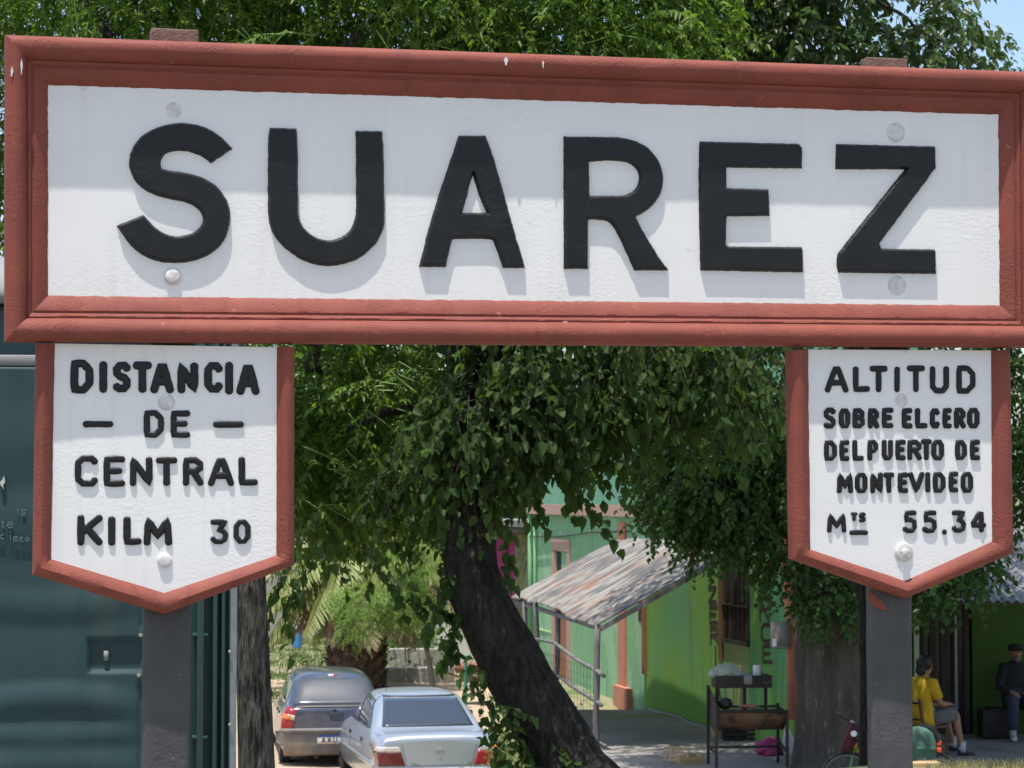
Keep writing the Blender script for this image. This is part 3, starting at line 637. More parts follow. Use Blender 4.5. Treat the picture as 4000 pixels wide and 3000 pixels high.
def foliage_mesh(name, leaves, stems, mats, parent=None, base=(0, 0, 0)):
    V = np.concatenate(leaves); nl = len(V); v = V.reshape(-1, 3)
    i0 = (np.arange(nl) * 6)[:, None]; F = np.concatenate([i0 + np.array([[0, 1, 2, 3]]), i0 + np.array([[0, 3, 4, 5]])], 1).reshape(-1, 4); mi = np.zeros(len(F), int)
    if stems:
        S = np.concatenate(stems); ns = len(S); o = len(v); v = np.concatenate([v, S.reshape(-1, 3)])
        j = (np.arange(ns) * 9 + o)[:, None]
        q = np.array([[a * 3 + b, a * 3 + (b + 1) % 3, (a + 1) * 3 + (b + 1) % 3, (a + 1) * 3 + b] for a in range(2) for b in range(3)]).reshape(1, -1)
        F2 = (j + q).reshape(-1, 4); F = np.concatenate([F, F2]); mi = np.concatenate([mi, np.ones(len(F2), int)])
    v = v - np.array(base); me = bpy.data.meshes.new(name); nf = len(F)
    me.vertices.add(len(v)); me.vertices.foreach_set('co', v.astype(np.float32).ravel())
    me.loops.add(nf * 4); me.loops.foreach_set('vertex_index', F.astype(np.int32).ravel())
    me.polygons.add(nf); me.polygons.foreach_set('loop_start', (np.arange(nf) * 4).astype(np.int32)); me.polygons.foreach_set('material_index', mi.astype(np.int32))
    me.update(calc_edges=True)
    return link_mesh(name, me, mats, parent)
def wander(a, b, n=6, amp=.15, seed=0):
    a, b = Vector(a), Vector(b); out = []
    for i in range(n + 1):
        t = i / n; p = a.lerp(b, t); w = math.sin(math.pi * t) * amp
        out.append(p + Vector((noise.noise(Vector((seed, t * 2, 0))), noise.noise(Vector((seed, t * 2, 9))), .5 * noise.noise(Vector((seed, t * 2, 17))))) * w * 2)
    return out
def limb(mb, a, b, r0, r1, n=7, amp=.2, seed=0, sides=9):
    p = wander(a, b, n, amp, seed); mb.tube(p, [r0 + (r1 - r0) * i / n for i in range(n + 1)], sides, wob=.15)
def B3(px, py, Y, r, n): return (tuple(at(px, py, Y)), r, n)

# --- chinaberry: thin ridged trunk beside the cabin, compound leaves behind the board
tb = Vector(at(998, 3150, 12.4)); tb.z = 2.28
tA = empty('chinaberry_tree', tb, 'fine leaved tree with thin ridged trunk beside the green cabin', 'tree')
mb = MB(tb)
pth = [tb, Vector(at(1000, 3000, 12.4)), Vector(at(990, 2650, 12.4)), Vector(at(978, 2300, 12.4)), Vector(at(960, 1900, 12.5)), Vector(at(900, 1300, 12.9)), Vector(at(850, 700, 13.6)), Vector(at(950, 200, 14.4)), Vector(at(1000, -300, 15.0))]
mb.tube(pth, [.115, .10, .088, .084, .085, .09, .085, .08, .06], 20, wob=.12)
for s_, (px, py, Y) in enumerate([(300, -200, 14), (1700, -100, 14.3), (2200, 100, 14.4), (1500, 500, 14.8), (500, 600, 14.6), (1500, 1500, 15), (200, -600, 15)]):
    limb(mb, pth[6] if s_ < 5 else pth[5], at(px, py, Y), .055, .014, 8, .25, s_)
limb(mb, at(1900, 130, 13.9), at(1350, 250, 14.1), .016, .010, 6, .05, 30, 7)
mb.build('trunk', M['bark_grey'], tA, smooth=True)
A_bl = []
for px, py, Y, r, n in [(-60, 450, 14.8, (.7, .5, .9), 420), (-60, 900, 15.2, (.6, .5, .7), 260), (150, -350, 14.3, (1.0, .9, .95), 480), (700, -300, 14.6, (1.0, 1.0, .95), 560), (1250, -330, 14.5, (1.0, 1.0, .95), 600), (1800, -260, 14.3, (.95, .95, .9), 560), (2350, -200, 14.1, (.8, .8, .8), 520),
                        (350, 120, 14.4, (.9, .6, .5), 380), (900, 130, 14.7, (.9, .6, .5), 360), (1500, 150, 14.7, (.9, .6, .5), 360), (2150, 150, 14.2, (.8, .55, .42), 420), (2550, 120, 14.0, (.45, .45, .38), 240),
                        (500, 700, 14.9, (1.1, .6, .6), 260), (1500, 700, 15.2, (1.1, .6, .6), 260), (2300, 650, 15.0, (.9, .5, .5), 160),
                        (1350, 1620, 14.7, (.62, .55, .55), 420), (1220, 1790, 14.8, (.5, .5, .36), 300), (1600, 1480, 14.5, (.4, .4, .32), 180), (1500, 1860, 14.9, (.35, .4, .22), 110), (1000, 1500, 15.0, (.6, .5, .7), 160),
                        (1350, 1020, 13.7, (1.0, .55, .4), 140), (600, 1000, 13.8, (1.0, .55, .4), 120), (700, -700, 15.2, (2.0, 1.4, .9), 420), (1900, -650, 15.2, (1.8, 1.4, .9), 420)]:  # unseen clumps, added overhead to shade the leaves below
    A_bl.append(B3(px, py, Y, r, n))
lv, st = sprays(A_bl, 'pinnate', L=.30, k=8, leaf=(.060, .021), droop=.25, sag=.45, down=.35, jit=.28, tmin=.25, stem_r=.0022)
# long pale leaf-stalks that reach out of the mass
sp, sdv = [], []
for px, py, Y, q in [(1560, 1450, 13.9, 1), (1500, 1500, 13.9, -1), (1600, 1560, 13.85, 1), (1420, 1600, 13.9, 1), (1650, 1480, 13.9, .5), (1250, 1750, 14, 1), (1300, 1830, 14, .7), (1400, 1900, 14, .5), (1180, 1950, 14, .8), (950, 120, 13.8, 1), (1050, 150, 13.7, -1), (1500, 80, 13.7, 1), (1650, 180, 13.7, .5), (2250, 200, 13.5, 1), (2330, 190, 13.5, .6), (2420, 110, 13.4, .8), (1250, 170, 13.8, -1)]:
    for _ in range(3): sp.append(tuple(at(px + rng.normal() * 40, py + rng.normal() * 30, Y))); sdv.append((q * .9 + rng.normal() * .2, -.25, -.25 + rng.normal() * .45))
lv2, st2 = sprays_at(np.array(sp), unit(np.array(sdv)), 'pinnate', .42, 8, (.075, .030), .5, .5, .25, .35, .0042)
foliage_mesh('crown', [lv, lv2], [st, st2], [M['leafA'], M['stem']], tA, tb)

# --- leaning broad-leaved tree in the middle
tb = Vector(at(2330, 3160, 13.6)); tb.z = 2.28
tB = empty('leaning_tree', tb, 'dark leaning tree trunk with broad leaves behind the middle of the sign', 'tree')
mb = MB(tb)
pth = [tb + Vector((-.02, 0, -.1)), Vector(at(2222, 3000, 13.6)), Vector(at(2148, 2850, 13.6)), Vector(at(2030, 2650, 13.6)), Vector(at(1897, 2400, 13.6)), Vector(at(1836, 2230, 13.6)), Vector(at(1838, 2080, 13.65)), Vector(at(1855, 1850, 13.7)), Vector(at(1835, 1500, 13.8)), Vector(at(1800, 1000, 14)), Vector(at(1750, 300, 14.4)), Vector(at(1800, -300, 14.8))]
rad = [.28, .222, .20, .185, .168, .156, .143, .135, .13, .12, .10, .07]
# resample for bark relief
pp, rr_ = [], []
for i in range(len(pth) - 1):
    for j in range(8): pp.append(pth[i].lerp(pth[i + 1], j / 8)); rr_.append(rad[i] + (rad[i + 1] - rad[i]) * j / 8)
for _ in range(3): pp = [pp[0]] + [(pp[i - 1] + pp[i] * 2 + pp[i + 1]) / 4 for i in range(1, len(pp) - 1)] + [pp[-1]]
mb.tube(pp, rr_, 44, wob=.12)
for s_, (i, px, py, Y, r0) in enumerate([(7, 2400, 1350, 13.7, .06), (8, 2500, 700, 13.9, .06), (7, 1500, 1900, 14.1, .045), (9, 2700, -200, 14.5, .06), (8, 1300, 1700, 14.3, .045), (7, 2250, 1750, 13.8, .035), (10, 2400, -500, 15, .05)]):
    limb(mb, pth[i], at(px, py, Y), r0, .01, 8, .15, 40 + s_)
mb.build('trunk', M['bark'], tB, smooth=True)
bl = [B3(*a) for a in [(1980, 1560, 13.6, (.42, .4, .33), 130), (2080, 1500, 13.7, (.5, .5, .35), 150), (2250, 1480, 13.7, (.5, .5, .32), 150), (1880, 1630, 13.45, (.34, .32, .22), 110), (2170, 1590, 13.7, (.40, .35, .18), 110), (1770, 1800, 13.5, (.16, .2, .12), 22), (2450, 1460, 13.8, (.5, .5, .28), 120), (2650, 1430, 13.8, (.45, .5, .28), 110), (2850, 1450, 13.8, (.4, .4, .28), 90),
                     (1740, 1850, 13.8, (.28, .3, .22), 60), (1580, 1830, 14.0, (.30, .3, .14), 40), (1260, 2000, 14.1, (.30, .3, .08), 20), (1770, 2080, 13.8, (.10, .2, .12), 12),
                     (2300, 1050, 13.4, (1.1, .6, .4), 210), (2100, 900, 14.3, (.9, .7, .6), 200), (2800, 800, 14.4, (.9, .7, .6), 170), (1900, -500, 14.9, (1.5, 1.2, .8), 260), (2700, -450, 15.0, (1.4, 1.2, .8), 260)]]  # unseen upper clumps, put in to shade the foliage under the board
lv, st = sprays(bl, 'alt', L=.26, k=6, leaf=(.080, .050), droop=.55, sag=.5, down=.75, jit=.35, stem_r=.0022)
sp, sdv = [], []
def strand(pts, Y, n):   # hanging leafy shoots
    for i in range(n):
        t = i / n * (len(pts) - 1); j = int(t); a, b_ = pts[j], pts[j + 1]; f = t - j
        sp.append(tuple(at(a[0] + (b_[0] - a[0]) * f, a[1] + (b_[1] - a[1]) * f, Y))); d = at(*b_, Y) - at(*a, Y); sdv.append(tuple(d.normalized()))
strand([(1250, 2100), (1190, 2230), (1130, 2330), (1130, 2480)], 13.6, 6); strand([(1150, 2150), (1080, 2280), (1060, 2360)], 13.6, 5)
strand([(1430, 2150), (1500, 2230), (1560, 2330), (1600, 2360)], 13.6, 5); strand([(1560, 2230), (1640, 2340), (1700, 2360)], 13.6, 4)
strand([(1830, 2150), (1750, 2280), (1700, 2400), (1760, 2500)], 13.5, 8); strand([(1840, 2250), (1780, 2420), (1740, 2560)], 13.5, 6)
strand([(2180, 1850), (2290, 1960), (2360, 2040)], 13.5, 6); strand([(2080, 1850), (2110, 1960)], 13.5, 3); strand([(1990, 2000), (1985, 2090), (1990, 2180)], 13.4, 5)
lv2, st2 = sprays_at(np.array(sp), unit(np.array(sdv)), 'alt', .16, 4, (.082, .056), .25, .55, .4, .2, .002)
foliage_mesh('crown', [lv, lv2], [st, st2], [M['leafB'], M['twig']], tB, tb)
# climbing vine on its left flank
sp, sdv = [], []
strand([(1860, 2560), (1880, 2680), (1960, 2760), (2010, 2900), (2080, 2990), (2150, 3060)], 13.38, 26); strand([(1930, 2780), (1950, 2960), (2000, 3040)], 13.4, 14); strand([(2150, 2900), (2230, 3000)], 13.36, 3)
lv2, st2 = sprays_at(np.array(sp), unit(np.array(sdv) + rng.normal(size=(len(sp), 3)) * .5), 'alt', .14, 4, (.072, .055), .3, .5, .5, .2, .002)
o = foliage_mesh('climbing_vine', [lv2], [st2], [M['leafB'], M['twig']]); tag(o, 'leafy vine climbing the lower left side of the leaning trunk', 'vine')

# --- robinia: dark crown against the sky at the top right
tb = Vector((2.38, 15.5, 1.6))
tD = empty('robinia_tree', tb, 'tree with rounded paired leaflets against the blue sky, top right', 'tree')
mb = MB(tb); top = Vector((2.30, 15.3, 6.3)); limb(mb, tb + Vector((0, 0, -.3)), top, .10, .07, 10, .08, 60, 14)
for s_, (px, py, Y) in enumerate([(3000, 100, 14.6), (3300, 60, 14.5), (3560, 100, 14.4), (3690, 190, 14.4), (3100, -400, 15)]): limb(mb, top + Vector((0, 0, -.5 + .1 * s_)), at(px, py, Y), .028, .005, 9, .12, 61 + s_, 7)
limb(mb, at(3420, 0, 14.2), at(3690, 165, 14.1), .014, .006, 6, .04, 75, 7)
mb.build('trunk', M['bark'], tD, smooth=True)
bl = [B3(*a) for a in [(2950, 60, 14.5, (.42, .4, .34), 150), (3130, 140, 14.4, (.30, .35, .18), 56), (3200, -60, 14.5, (.38, .45, .20), 28), (3290, 170, 14.3, (.18, .25, .13), 22), (3050, -200, 14.7, (.7, .6, .4), 170), (3560, 0, 14.3, (.34, .3, .09), 30), (3690, 90, 14.2, (.17, .25, .12), 22), (3690, 200, 14.2, (.13, .2, .10), 18), (3560, 170, 14.3, (.10, .15, .08), 5), (2900, 500, 14.9, (.6, .5, .6), 90), (3050, -420, 14.8, (.9, .9, .4), 120)]]
lv, st = sprays(bl, 'pinnate', L=.28, k=5, leaf=(.078, .042), droop=.3, sag=.3, down=.4, jit=.3, stem_r=.002)
sp = [tuple(at(x, y, 14.1)) for x, y in [(3440, 160), (3500, 190), (3690, 150), (3720, 130), (3640, 250), (3540, 150), (3300, 250), (3180, 240)]]; sdv = [(1, -.1, -.25), (1, -.1, -.2), (1, 0, .1), (1, 0, .25), (.6, 0, -.5), (-.5, 0, -.4), (-1, 0, -.1), (-1, -.1, -.2)]
lv2, st2 = sprays_at(np.array(sp), unit(np.array(sdv)), 'pinnate',   .28, 5, (.076, .040), .2, .8, .25, .25, .002)
foliage_mesh('crown', [lv, lv2], [st, st2], [M['leafD'], M['twig']], tD, tb)

# --- elm beside the pizza shop
tb = Vector(((3240 - 2000) / 9000 * 29.4, 29.4, .45))
tC = empty('elm_tree', tb, 'big elm with a thick pale streaked trunk beside the seated man in yellow', 'tree')
mb = MB(tb)
pp = [tb + Vector((0, 0, -.2 + .2 * i)) for i in range(24)]; rr_ = [.40 + .28 * math.exp(-i * .35) + (.02 if i > 18 else 0) for i in range(24)]
mb.tube(pp, rr_, 44, wob=.14)
for s_, (px, py, Y, r0) in enumerate([(2650, 1500, 28.8, .2), (3000, 900, 29.5, .26), (3700, 1200, 29.3, .24), (3950, 1700, 29, .14), (2500, 2050, 28.6, .10), (2850, 2150, 28.4, .10), (3500, 300, 30, .2), (2700, 600, 30.5, .18)]): limb(mb, tb + Vector((0, 0, 3.2 + .18 * s_)), at(px, py, Y), r0, .025, 9, .3, 80 + s_, 10)
mb.build('trunk', M['bark_elm'], tC, smooth=True)
bl = [B3(*a) for a in [(2780, 1800, 29.0, (.85, .9, .75), 620), (2640, 1850, 29.0, (.42, .6, .34), 220), (2620, 1990, 28.9, (.34, .5, .14), 60), (2880, 1970, 28.9, (.6, .7, .33), 320), (2780, 2080, 28.8, (.36, .4, .16), 100), (3060, 2170, 28.9, (.32, .4, .15), 90), (3150, 1760, 29.2, (1.2, 1.2, .85), 640), (2700, 1450, 29.4, (.9, .9, .6), 380), (2450, 1600, 29.4, (.42, .5, .42), 150),
                     (3250, 2320, 28.7, (.36, .4, .2), 130), (3620, 2270, 28.7, (.28, .4, .2), 95), (3740, 2200, 28.8, (.42, .5, .22), 130), (3950, 1900, 29, (.45, .6, .35), 100), (3960, 1600, 29, (.7, .8, .9), 420), (3650, 1500, 29.4, (1.3, 1.2, 1.1), 360), (3000, 900, 30, (1.8, 1.6, 1.4), 460), (3700, 800, 30, (1.8, 1.6, 1.4), 460), (2600, 1000, 30.5, (1.4, 1.4, 1.2), 300), (3300, 300, 30.5, (2.6, 2.2, 1.2), 520), (2600, 350, 28.0, (1.7, 1.5, .9), 520), (3000, 500, 27.5, (1.7, 1.4, .9), 480), (2500, 700, 31.5, (1.3, 1.6, .8), 300), (3900, 600, 28.0, (1.6, 1.5, .8), 420), (4500, 700, 28.5, (1.6, 1.6, .9), 420), (4300, 900, 31, (1.8, 1.4, .8), 320), (2400, 730, 26.3, (1.2, 1.1, .6), 300), (2950, 720, 26.2, (1.2, 1.1, .6), 300), (3500, 720, 26.3, (1.2, 1.1, .6), 300), (4300, 700, 26.3, (1.4, 1.1, .6), 300), (3250, 1300, 31.5, (2.6, 1.4, 1.2), 420)]]  # high clumps out of view are added to shade pavement and shop
lv, st = sprays(bl, 'alt', L=.34, k=9, leaf=(.085, .055), droop=.45, sag=.35, down=.5, jit=.35, stem_r=.003)
foliage_mesh('crown', [lv], [st], [M['leafC'], M['twig']], tC, tb)

# --- stout palm with hanging fronds
tb = Vector(((1395 - 2000) / 9000 * 42, 42, .45))
tP = empty('palm_tree', tb, 'stout palm with drooping yellowish fronds and a shaggy trunk', 'palm')
mb = MB(tb); pp = [tb + Vector((0, 0, -.2 + .12 * i)) for i in range(24)]
mb.tube(pp, [.52 - .006 * i for i in range(24)], 20, wob=.1)
for i in range(170):   # old leaf bases
    a = i * 2.39996; z = .05 + i / 170 * 2.3; c = tb + Vector((math.cos(a) * .45, math.sin(a) * .45, z)); d = Vector((math.cos(a) * .75, math.sin(a) * .75, .75)).normalized()
    mb.tube([c - d * .08, c + d * .10, c + d * .17], [.085, .06, .02], 6)
mb.build('trunk', M['bark_palm'], tP)
hub = tb + Vector((0, 0, 2.55))
for ring, (nf, el, ln, dry) in enumerate([(11, 58, 2.1, 0), (13, 25, 2.25, 0), (13, -5, 2.1, 0), (11, -30, 1.35, 1)]):
    V_, S_f = [], []
    for i in range(nf):
        a = 2 * math.pi * (i + .5 * (ring % 2)) / nf + rng.normal() * .12; e = R(el + rng.normal() * 6)
        d = np.array([math.cos(a) * math.cos(e), math.sin(a) * math.cos(e), math.sin(e)]); g = np.array([0, 0, -1.0]); k = 44; t = np.linspace(.18, 1, k)[:, None]; sag = .62
        A = np.array(hub) + d * ln * t + g * sag * ln * t * t; T = unit(d + g * 2 * sag * t); S = unit(np.cross(T, np.array([0, 0, 1.0]) + 1e-3))
        for sg in (1, -1):
            dl = unit(T * .55 + S * sg * .7 + g * .75 + rng.normal(size=A.shape) * .06)
            V_.append(leaf_arrays(A, dl, unit(np.cross(dl, T)), (.55 * np.sin(np.pi * np.clip(t[:, 0] * .85 + .12, 0, 1)) + .12), np.full(k, .030), .2, .22))
        ts = np.array([0, .5, 1.0])[:, None]; C = np.array(hub) + d * ln * ts + g * sag * ln * ts * ts; r_ = np.array([.035, .022, .008])[:, None]; X = unit(np.cross(unit(d + g * 2 * sag * ts), np.array([.1, .2, 1.0]))); Y_ = np.cross(d, X)
        S_f.append(np.stack([C + X * r_, C - X * r_ * .5 + Y_ * r_ * .87, C - X * r_ * .5 - Y_ * r_ * .87], 1))
        f = foliage_mesh('frond', [np.concatenate(V_)], [np.array(S_f)], [M['frond_dry' if dry or (ring == 2 and i % 5 == 0) else 'frond'], M['frond_dry']], tP, tb); V_, S_f = [], []

# --- small feathery tree in front of the palm
tb = Vector(((1700 - 2000) / 9000 * 38, 38, .40))
tE = empty('feathery_tree', tb, 'small light green feathery tree with a slim pale trunk', 'tree')
mb = MB(tb); q = [tb + Vector((0, 0, -.1)), Vector(at(1690, 2660, 38)), Vector(at(1660, 2500, 38)), Vector(at(1640, 2400, 38)), Vector(at(1600, 2250, 38)), Vector(at(1580, 2150, 38))]
mb.tube(q, [.055, .045, .042, .036, .025, .012], 10, wob=.1); limb(mb, q[3], at(1380, 2380, 38), .025, .008, 6, .08, 5, 7); limb(mb, q[3], at(1660, 2330, 38), .02, .006, 6, .05, 6, 7)
mb.build('trunk', M['bark_thin'], tE, smooth=True)
bl = [B3(*a) for a in [(1600, 2190, 37.6, (.42, .4, .45), 300), (1410, 2350, 37.4, (.52, .45, .27), 320), (1560, 2360, 37.5, (.46, .45, .30), 280), (1390, 2450, 37.3, (.30, .3, .17), 110), (1650, 2390, 37.5, (.30, .3, .16), 90)]]
lv, st = sprays(bl, 'pinnate', L=.20, k=9, leaf=(.045, .012), droop=.2, sag=.4, down=.4, jit=.3, stem_r=.002)
foliage_mesh('crown', [lv], [st], [M['leafE'], M['stem']], tE, tb)

# --- trees further off
def back_tree(x, y, zg, h, r, n, lab):
    tb = Vector((x, y, zg)); t = empty('distant_tree', tb, lab, 'tree', 'trees behind the houses'); mb = MB(tb)
    limb(mb, tb + Vector((0, 0, -.3)), tb + Vector((0, 0, h * .6)), .22, .14, 8, .2, x, 10)
    for i in range(6): limb(mb, tb + Vector((0, 0, h * (.3 + .05 * i))), tb + Vector((math.cos(i * 1.1) * r * .6, math.sin(i * 1.1) * r * .6, h * .75)), .1, .02, 6, .3, x + i, 7)
    mb.build('trunk', M['bark'], t, smooth=True)
    bl = [((x + math.cos(i * 2.4) * r * .55, y + math.sin(i * 2.4) * r * .45, zg + h * (.42 + .5 * ((i * 7) % 9) / 9)), (r * .5, r * .5, r * .36), n // 9) for i in range(9)]
    lv, st = sprays(bl, 'alt', L=.6, k=8, leaf=(.19, .11), droop=.3, sag=.3, down=.4, jit=.4, stem_r=.006)
    foliage_mesh('crown', [lv], [st], [M['leafK'], M['twig']], t, tb)
back_tree(-9.5, 62, .4, 8, 4.2, 1900, 'leafy tree behind the palm, on the far left')
back_tree(-4.3, 66, .4, 9, 4.4, 2100, 'leafy tree between the palm and the leaning trunk')
back_tree(.6, 70, .4, 9, 4.2, 2100, 'leafy tree showing over the magenta house')
back_tree(-1.8, 57, .9, 5, 2.2, 1200, 'lower leafy tree behind the white wall')
back_tree(6.5, 62, 1, 10, 4.5, 1700, 'tall leafy tree behind the green house')

# --- shrubs, weeds, grass
def shrub(px, py, Y, r, n, lab, m='leafW', name='weedy_shrub', leaf=(.07, .03)):
    c = at(px, py, Y); zg = gz(c.x, c.y); tb = Vector((c.x, c.y, zg)); P_ = np.array([[c.x + rng.normal() * r[0] * .35, c.y + rng.normal() * r[1] * .35, zg + .02] for _ in range(n)])
    D_ = unit(np.stack([rng.normal(size=n) * .45, rng.normal(size=n) * .45, np.ones(n)], 1)); lv, st = sprays_at(P_, D_, 'alt', r[2] * 1.5, 9, leaf, .15, .1, .4, .1, .004)
    o = foliage_mesh(name, [lv], [st], [M[m], M['stem']], None, tb); o.location = tb
    tag(o, lab, 'shrub', 'weeds and shrubs along the street'); return o
shrub(1990, 2880, 30.5, (.35, .5, .45), 60, 'yellow green weeds between the silver car and the leaning trunk')
shrub(1930, 2760, 33.5, (.6, .5, .42), 80, 'weedy clump at the foot of the green metal post')
shrub(2060, 2990, 28.5, (.4, .5, .35), 60, 'bright weeds at the right rear corner of the silver car', 'leafE')
shrub(1225, 2690, 43.5, (.3, .4, .5), 22, 'dark shrub to the left of the palm trunk', 'leafB')
shrub(1070, 2800, 40.5, (.5, .5, .16), 40, 'yellowish weeds behind the dark hatchback')
shrub(1610, 2640, 45, (.8, .5, .8), 110, 'dark bush between the palm and the white wall', 'leafB', 'dark_bush', (.10, .06))
shrub(2140, 2700, 37.2, (.3, .3, .35), 26, 'little weeds by the porch fence')
def grass(name, boxes, hgt, m, lab, wd=.008):
    V = []
    for (x0, x1, y0, y1, n) in boxes:
        x = x0 + (x1 - x0) * rng.random(n); y = y0 + (y1 - y0) * rng.random(n); z = np.array([gz(a, b_) for a, b_ in zip(x, y)]) - .01
        d = unit(np.stack([rng.normal(size=n) * .5, rng.normal(size=n) * .5, np.ones(n)], 1)); V.append(leaf_arrays(np.stack([x, y, z], 1), d, rng.normal(size=(n, 3)), hgt * (.4 + .9 * rng.random(n)), np.full(n, wd), .1, .25))
    o = foliage_mesh(name, V, None, [m]); tag(o, lab, 'grass', kind='stuff')
grass('dry_grass', [(2.62, 4.2, 14.3, 14.92, 2000), (2.62, 4.2, 14.7, 15.0, 700)], .05, M['grass_dry'], 'dry straw coloured grass on the edge of the embankment', .005)
grass('green_grass', [(-10, -2.6, 46, 74, 22000), (-7, -3.6, 39, 46, 4500)], .11, M['grass'], 'green grass on the bank behind the cars', .012)
grass('verge_grass', [(-.35, .9, 20, 38, 3000)], .14, M['grass'], 'green grass on the verge beside the street', .014)
# ------------------------------------------------------------------ portable toilet cabin
CY = 8.6
XR = at(905, 2000, CY).x; cb = Vector((XR, CY, 2.3))
cabin = empty('portable_toilet', cb, 'dark green plastic portable toilet behind the left sign plate', 'portable toilet', None, R(7.5))
XD = at(566, 2000, CY).x; XL = XR - 1.16; ZT = 4.72
mb = MB(cb)
mb.box(((XL + XR) / 2, CY + .585, (2.3 + ZT) / 2), (XR - XL, 1.07, ZT - 2.3), bev=.02)
mb.build('body', M['teal_dark'], cabin, smooth='auto')
mb = MB(cb)   # ribs beside the door
for x0, x1, d in ((578, 600, .03), (770, 800, .022), (832, 852, .03), (866, 880, .045)):
    a, c = at(x0, 2000, CY - .02).x, at(x1, 2000, CY - .02).x; mb.box(((a + c) / 2, CY + .04, 3.5), (c - a, .06 + d, 2.36), bev=.008)
for zz in (2480, 2880): mb.box((at(800, 0, CY).x, CY + .03, at(0, zz, CY).z), (.06, .06, .012), bev=.004)
mb.build('door_frame', M['teal_dark'], cabin, smooth='auto')
mb = MB(cb); a, c = at(899, 2000, CY - .03).x, at(924, 2000, CY - .03).x
mb.box(((a + c) / 2, CY + .02, 3.46), (c - a, .05, 2.3), bev=.004); ed = mb.build('corner_strip', M['alu'], cabin)
rv = MB(cb)
for y in (2545, 2830): rv.lathe(at(896, y, CY - .012), [(.006, 0), (.006, .006), (.002, .008)], 8, rot=Matrix.Rotation(R(90), 3, 'X'))
rv.build('rivet', M['rivet'], ed)
# roof: pale dome with overhang, lintel under it
mb = MB(cb); rows = []
for i in range(9):
    t = i / 8; e = math.sin(t * math.pi / 2)
    rows.append([Vector(((XL + XR) / 2 + math.copysign(abs(math.cos(a)) ** .5, math.cos(a)) * (.60 - .3 * e * t), CY + .58 + math.copysign(abs(math.sin(a)) ** .5, math.sin(a)) * (.60 - .3 * e * t), ZT + .01 + .2 * math.sin(t * math.pi / 2))) for a in [2 * math.pi * (j + .5) / 32 for j in range(32)]])
mb.grid(rows, closed_u=True); mb.f.append(list(range(8 * 32, 9 * 32))); mb.mi.append(0); mb.f.append(list(reversed(range(32)))); mb.mi.append(0)
mb.build('roof', M['cream'], cabin, smooth=True)
mb = MB(cb); z0, z1 = at(0, 1437, CY - .03).z, at(0, 1392, CY - .03).z
mb.box(((XL + XD) / 2 + .02, CY + .0, (z0 + z1) / 2), (XD - XL - .06, .055, z1 - z0), bev=.012); st = mb.build('lintel_strip', M['cream'], cabin, smooth='auto')
# door: bowed bulges, recessed latch plate
def dz(px, py):
    h = 0.0
    for yc, hw, amp, bow in ((2060, 150, .016, 40), (2345, 90, .020, -55), (2560, 120, .004, 0), (2745, 85, .030, 60), (2860, 60, .016, -30), (2990, 90, .022, 45), (1750, 180, .014, 60)):
        k = (px - 210) / 400; yy = yc + bow * (k * k - .4); t = (py - yy) / hw; wx = max(0.0, 1 - (abs(px - 210) / 360) ** 4)
        if abs(t) < 1: h += .42 * amp * (1 - t * t) ** 2 * wx
    if 345 < px < 570 and 2490 < py < 2618: h = -.018
    if py < 2455 and 545 < px < 560: h -= .006
    if py > 2670 and 540 < px < 562: h -= .006
    return h
mb = MB(cb); xs_ = list(np.linspace(-165, 566, 90)); ys_ = list(np.linspace(1440, 3420, 190)); rows = []
for y in ys_: rows.append([at(x, y, CY - .03) - Vector((0, dz(x, y), 0)) for x in xs_])
mb.grid([[at(x, ys_[0], CY - .03) + Vector((0, .06, 0)) for x in xs_]] + rows); mb.grid([[r_[-1] for r_ in rows], [r_[-1] + Vector((0, .06, 0)) for r_ in rows]])
door = mb.build('door', M['teal'], cabin, smooth=True)
mb = MB(cb)
for x, y in ((549, 2478), (542, 2634)): mb.lathe(at(x, y, CY - .036), [(.0075, -.004), (.0075, .006), (.004, .007), (.0035, .003)], 12, rot=Matrix.Rotation(R(90), 3, 'X'))
mb.build('rivet', M['rivet'], door)
mb = MB(cb); mb.tube([at(419, 2538, CY - .018), at(419, 2576, CY - .018)], .0095, 10); mb.lathe(at(419, 2576, CY - .018), [(.0095, 0), (.006, .005)], 10); mb.build('latch_slot', M['cream'], door, smooth=True)
mb = MB(cb)
for q in range(3): mb.tube([at(548 + random.uniform(-4, 4), 2585 + q * 10, CY - .05), at(566, 2588 + q * 9, CY - .055), at(586, 2592 + q * 6, CY - .04)], .0018, 5)
mb.build('wire_twist', M['iron'], door)
DP = plane(0, (0, CY - .03, 0), .004)
def dplace(u, v, w): return world_of(u, v, w, DP)
def dcoord(x, y): return on_plane(x, y, DP)
k1 = lambda b: (b[0] / 1.5085, b[1] / 1.5085, 1200 + b[2] / 1.5085, 1200 + b[3] / 1.5085)
g = MB(cb)
for ch, b_ in (('i', (116, 130, 1165, 1222)), ('s', (140, 170, 1190, 1226)), ('t', (28, 48, 1252, 1298)), ('e', (60, 98, 1262, 1300)), ('k', (12, 44, 1330, 1368)), ('i', (74, 88, 1320, 1372)), ('e', (94, 124, 1346, 1378)), ('r', (132, 154, 1350, 1382)), ('o', (162, 190, 1350, 1382))):
    glyph(g, ch, k1(b_), 3.2, .0016, dcoord, dplace, .05, rise=dz(100, 2050) + .001)
g.build('chalk_scribble', M['chalk'], door)
g = MB(cb); pts = [(46, 995), (50, 1035), (38, 1050), (44, 1075), (36, 1062), (24, 1048), (22, 1030), (34, 1020)]
pp = [dcoord(*c1(*p)) for p in pts]; h_ = .012
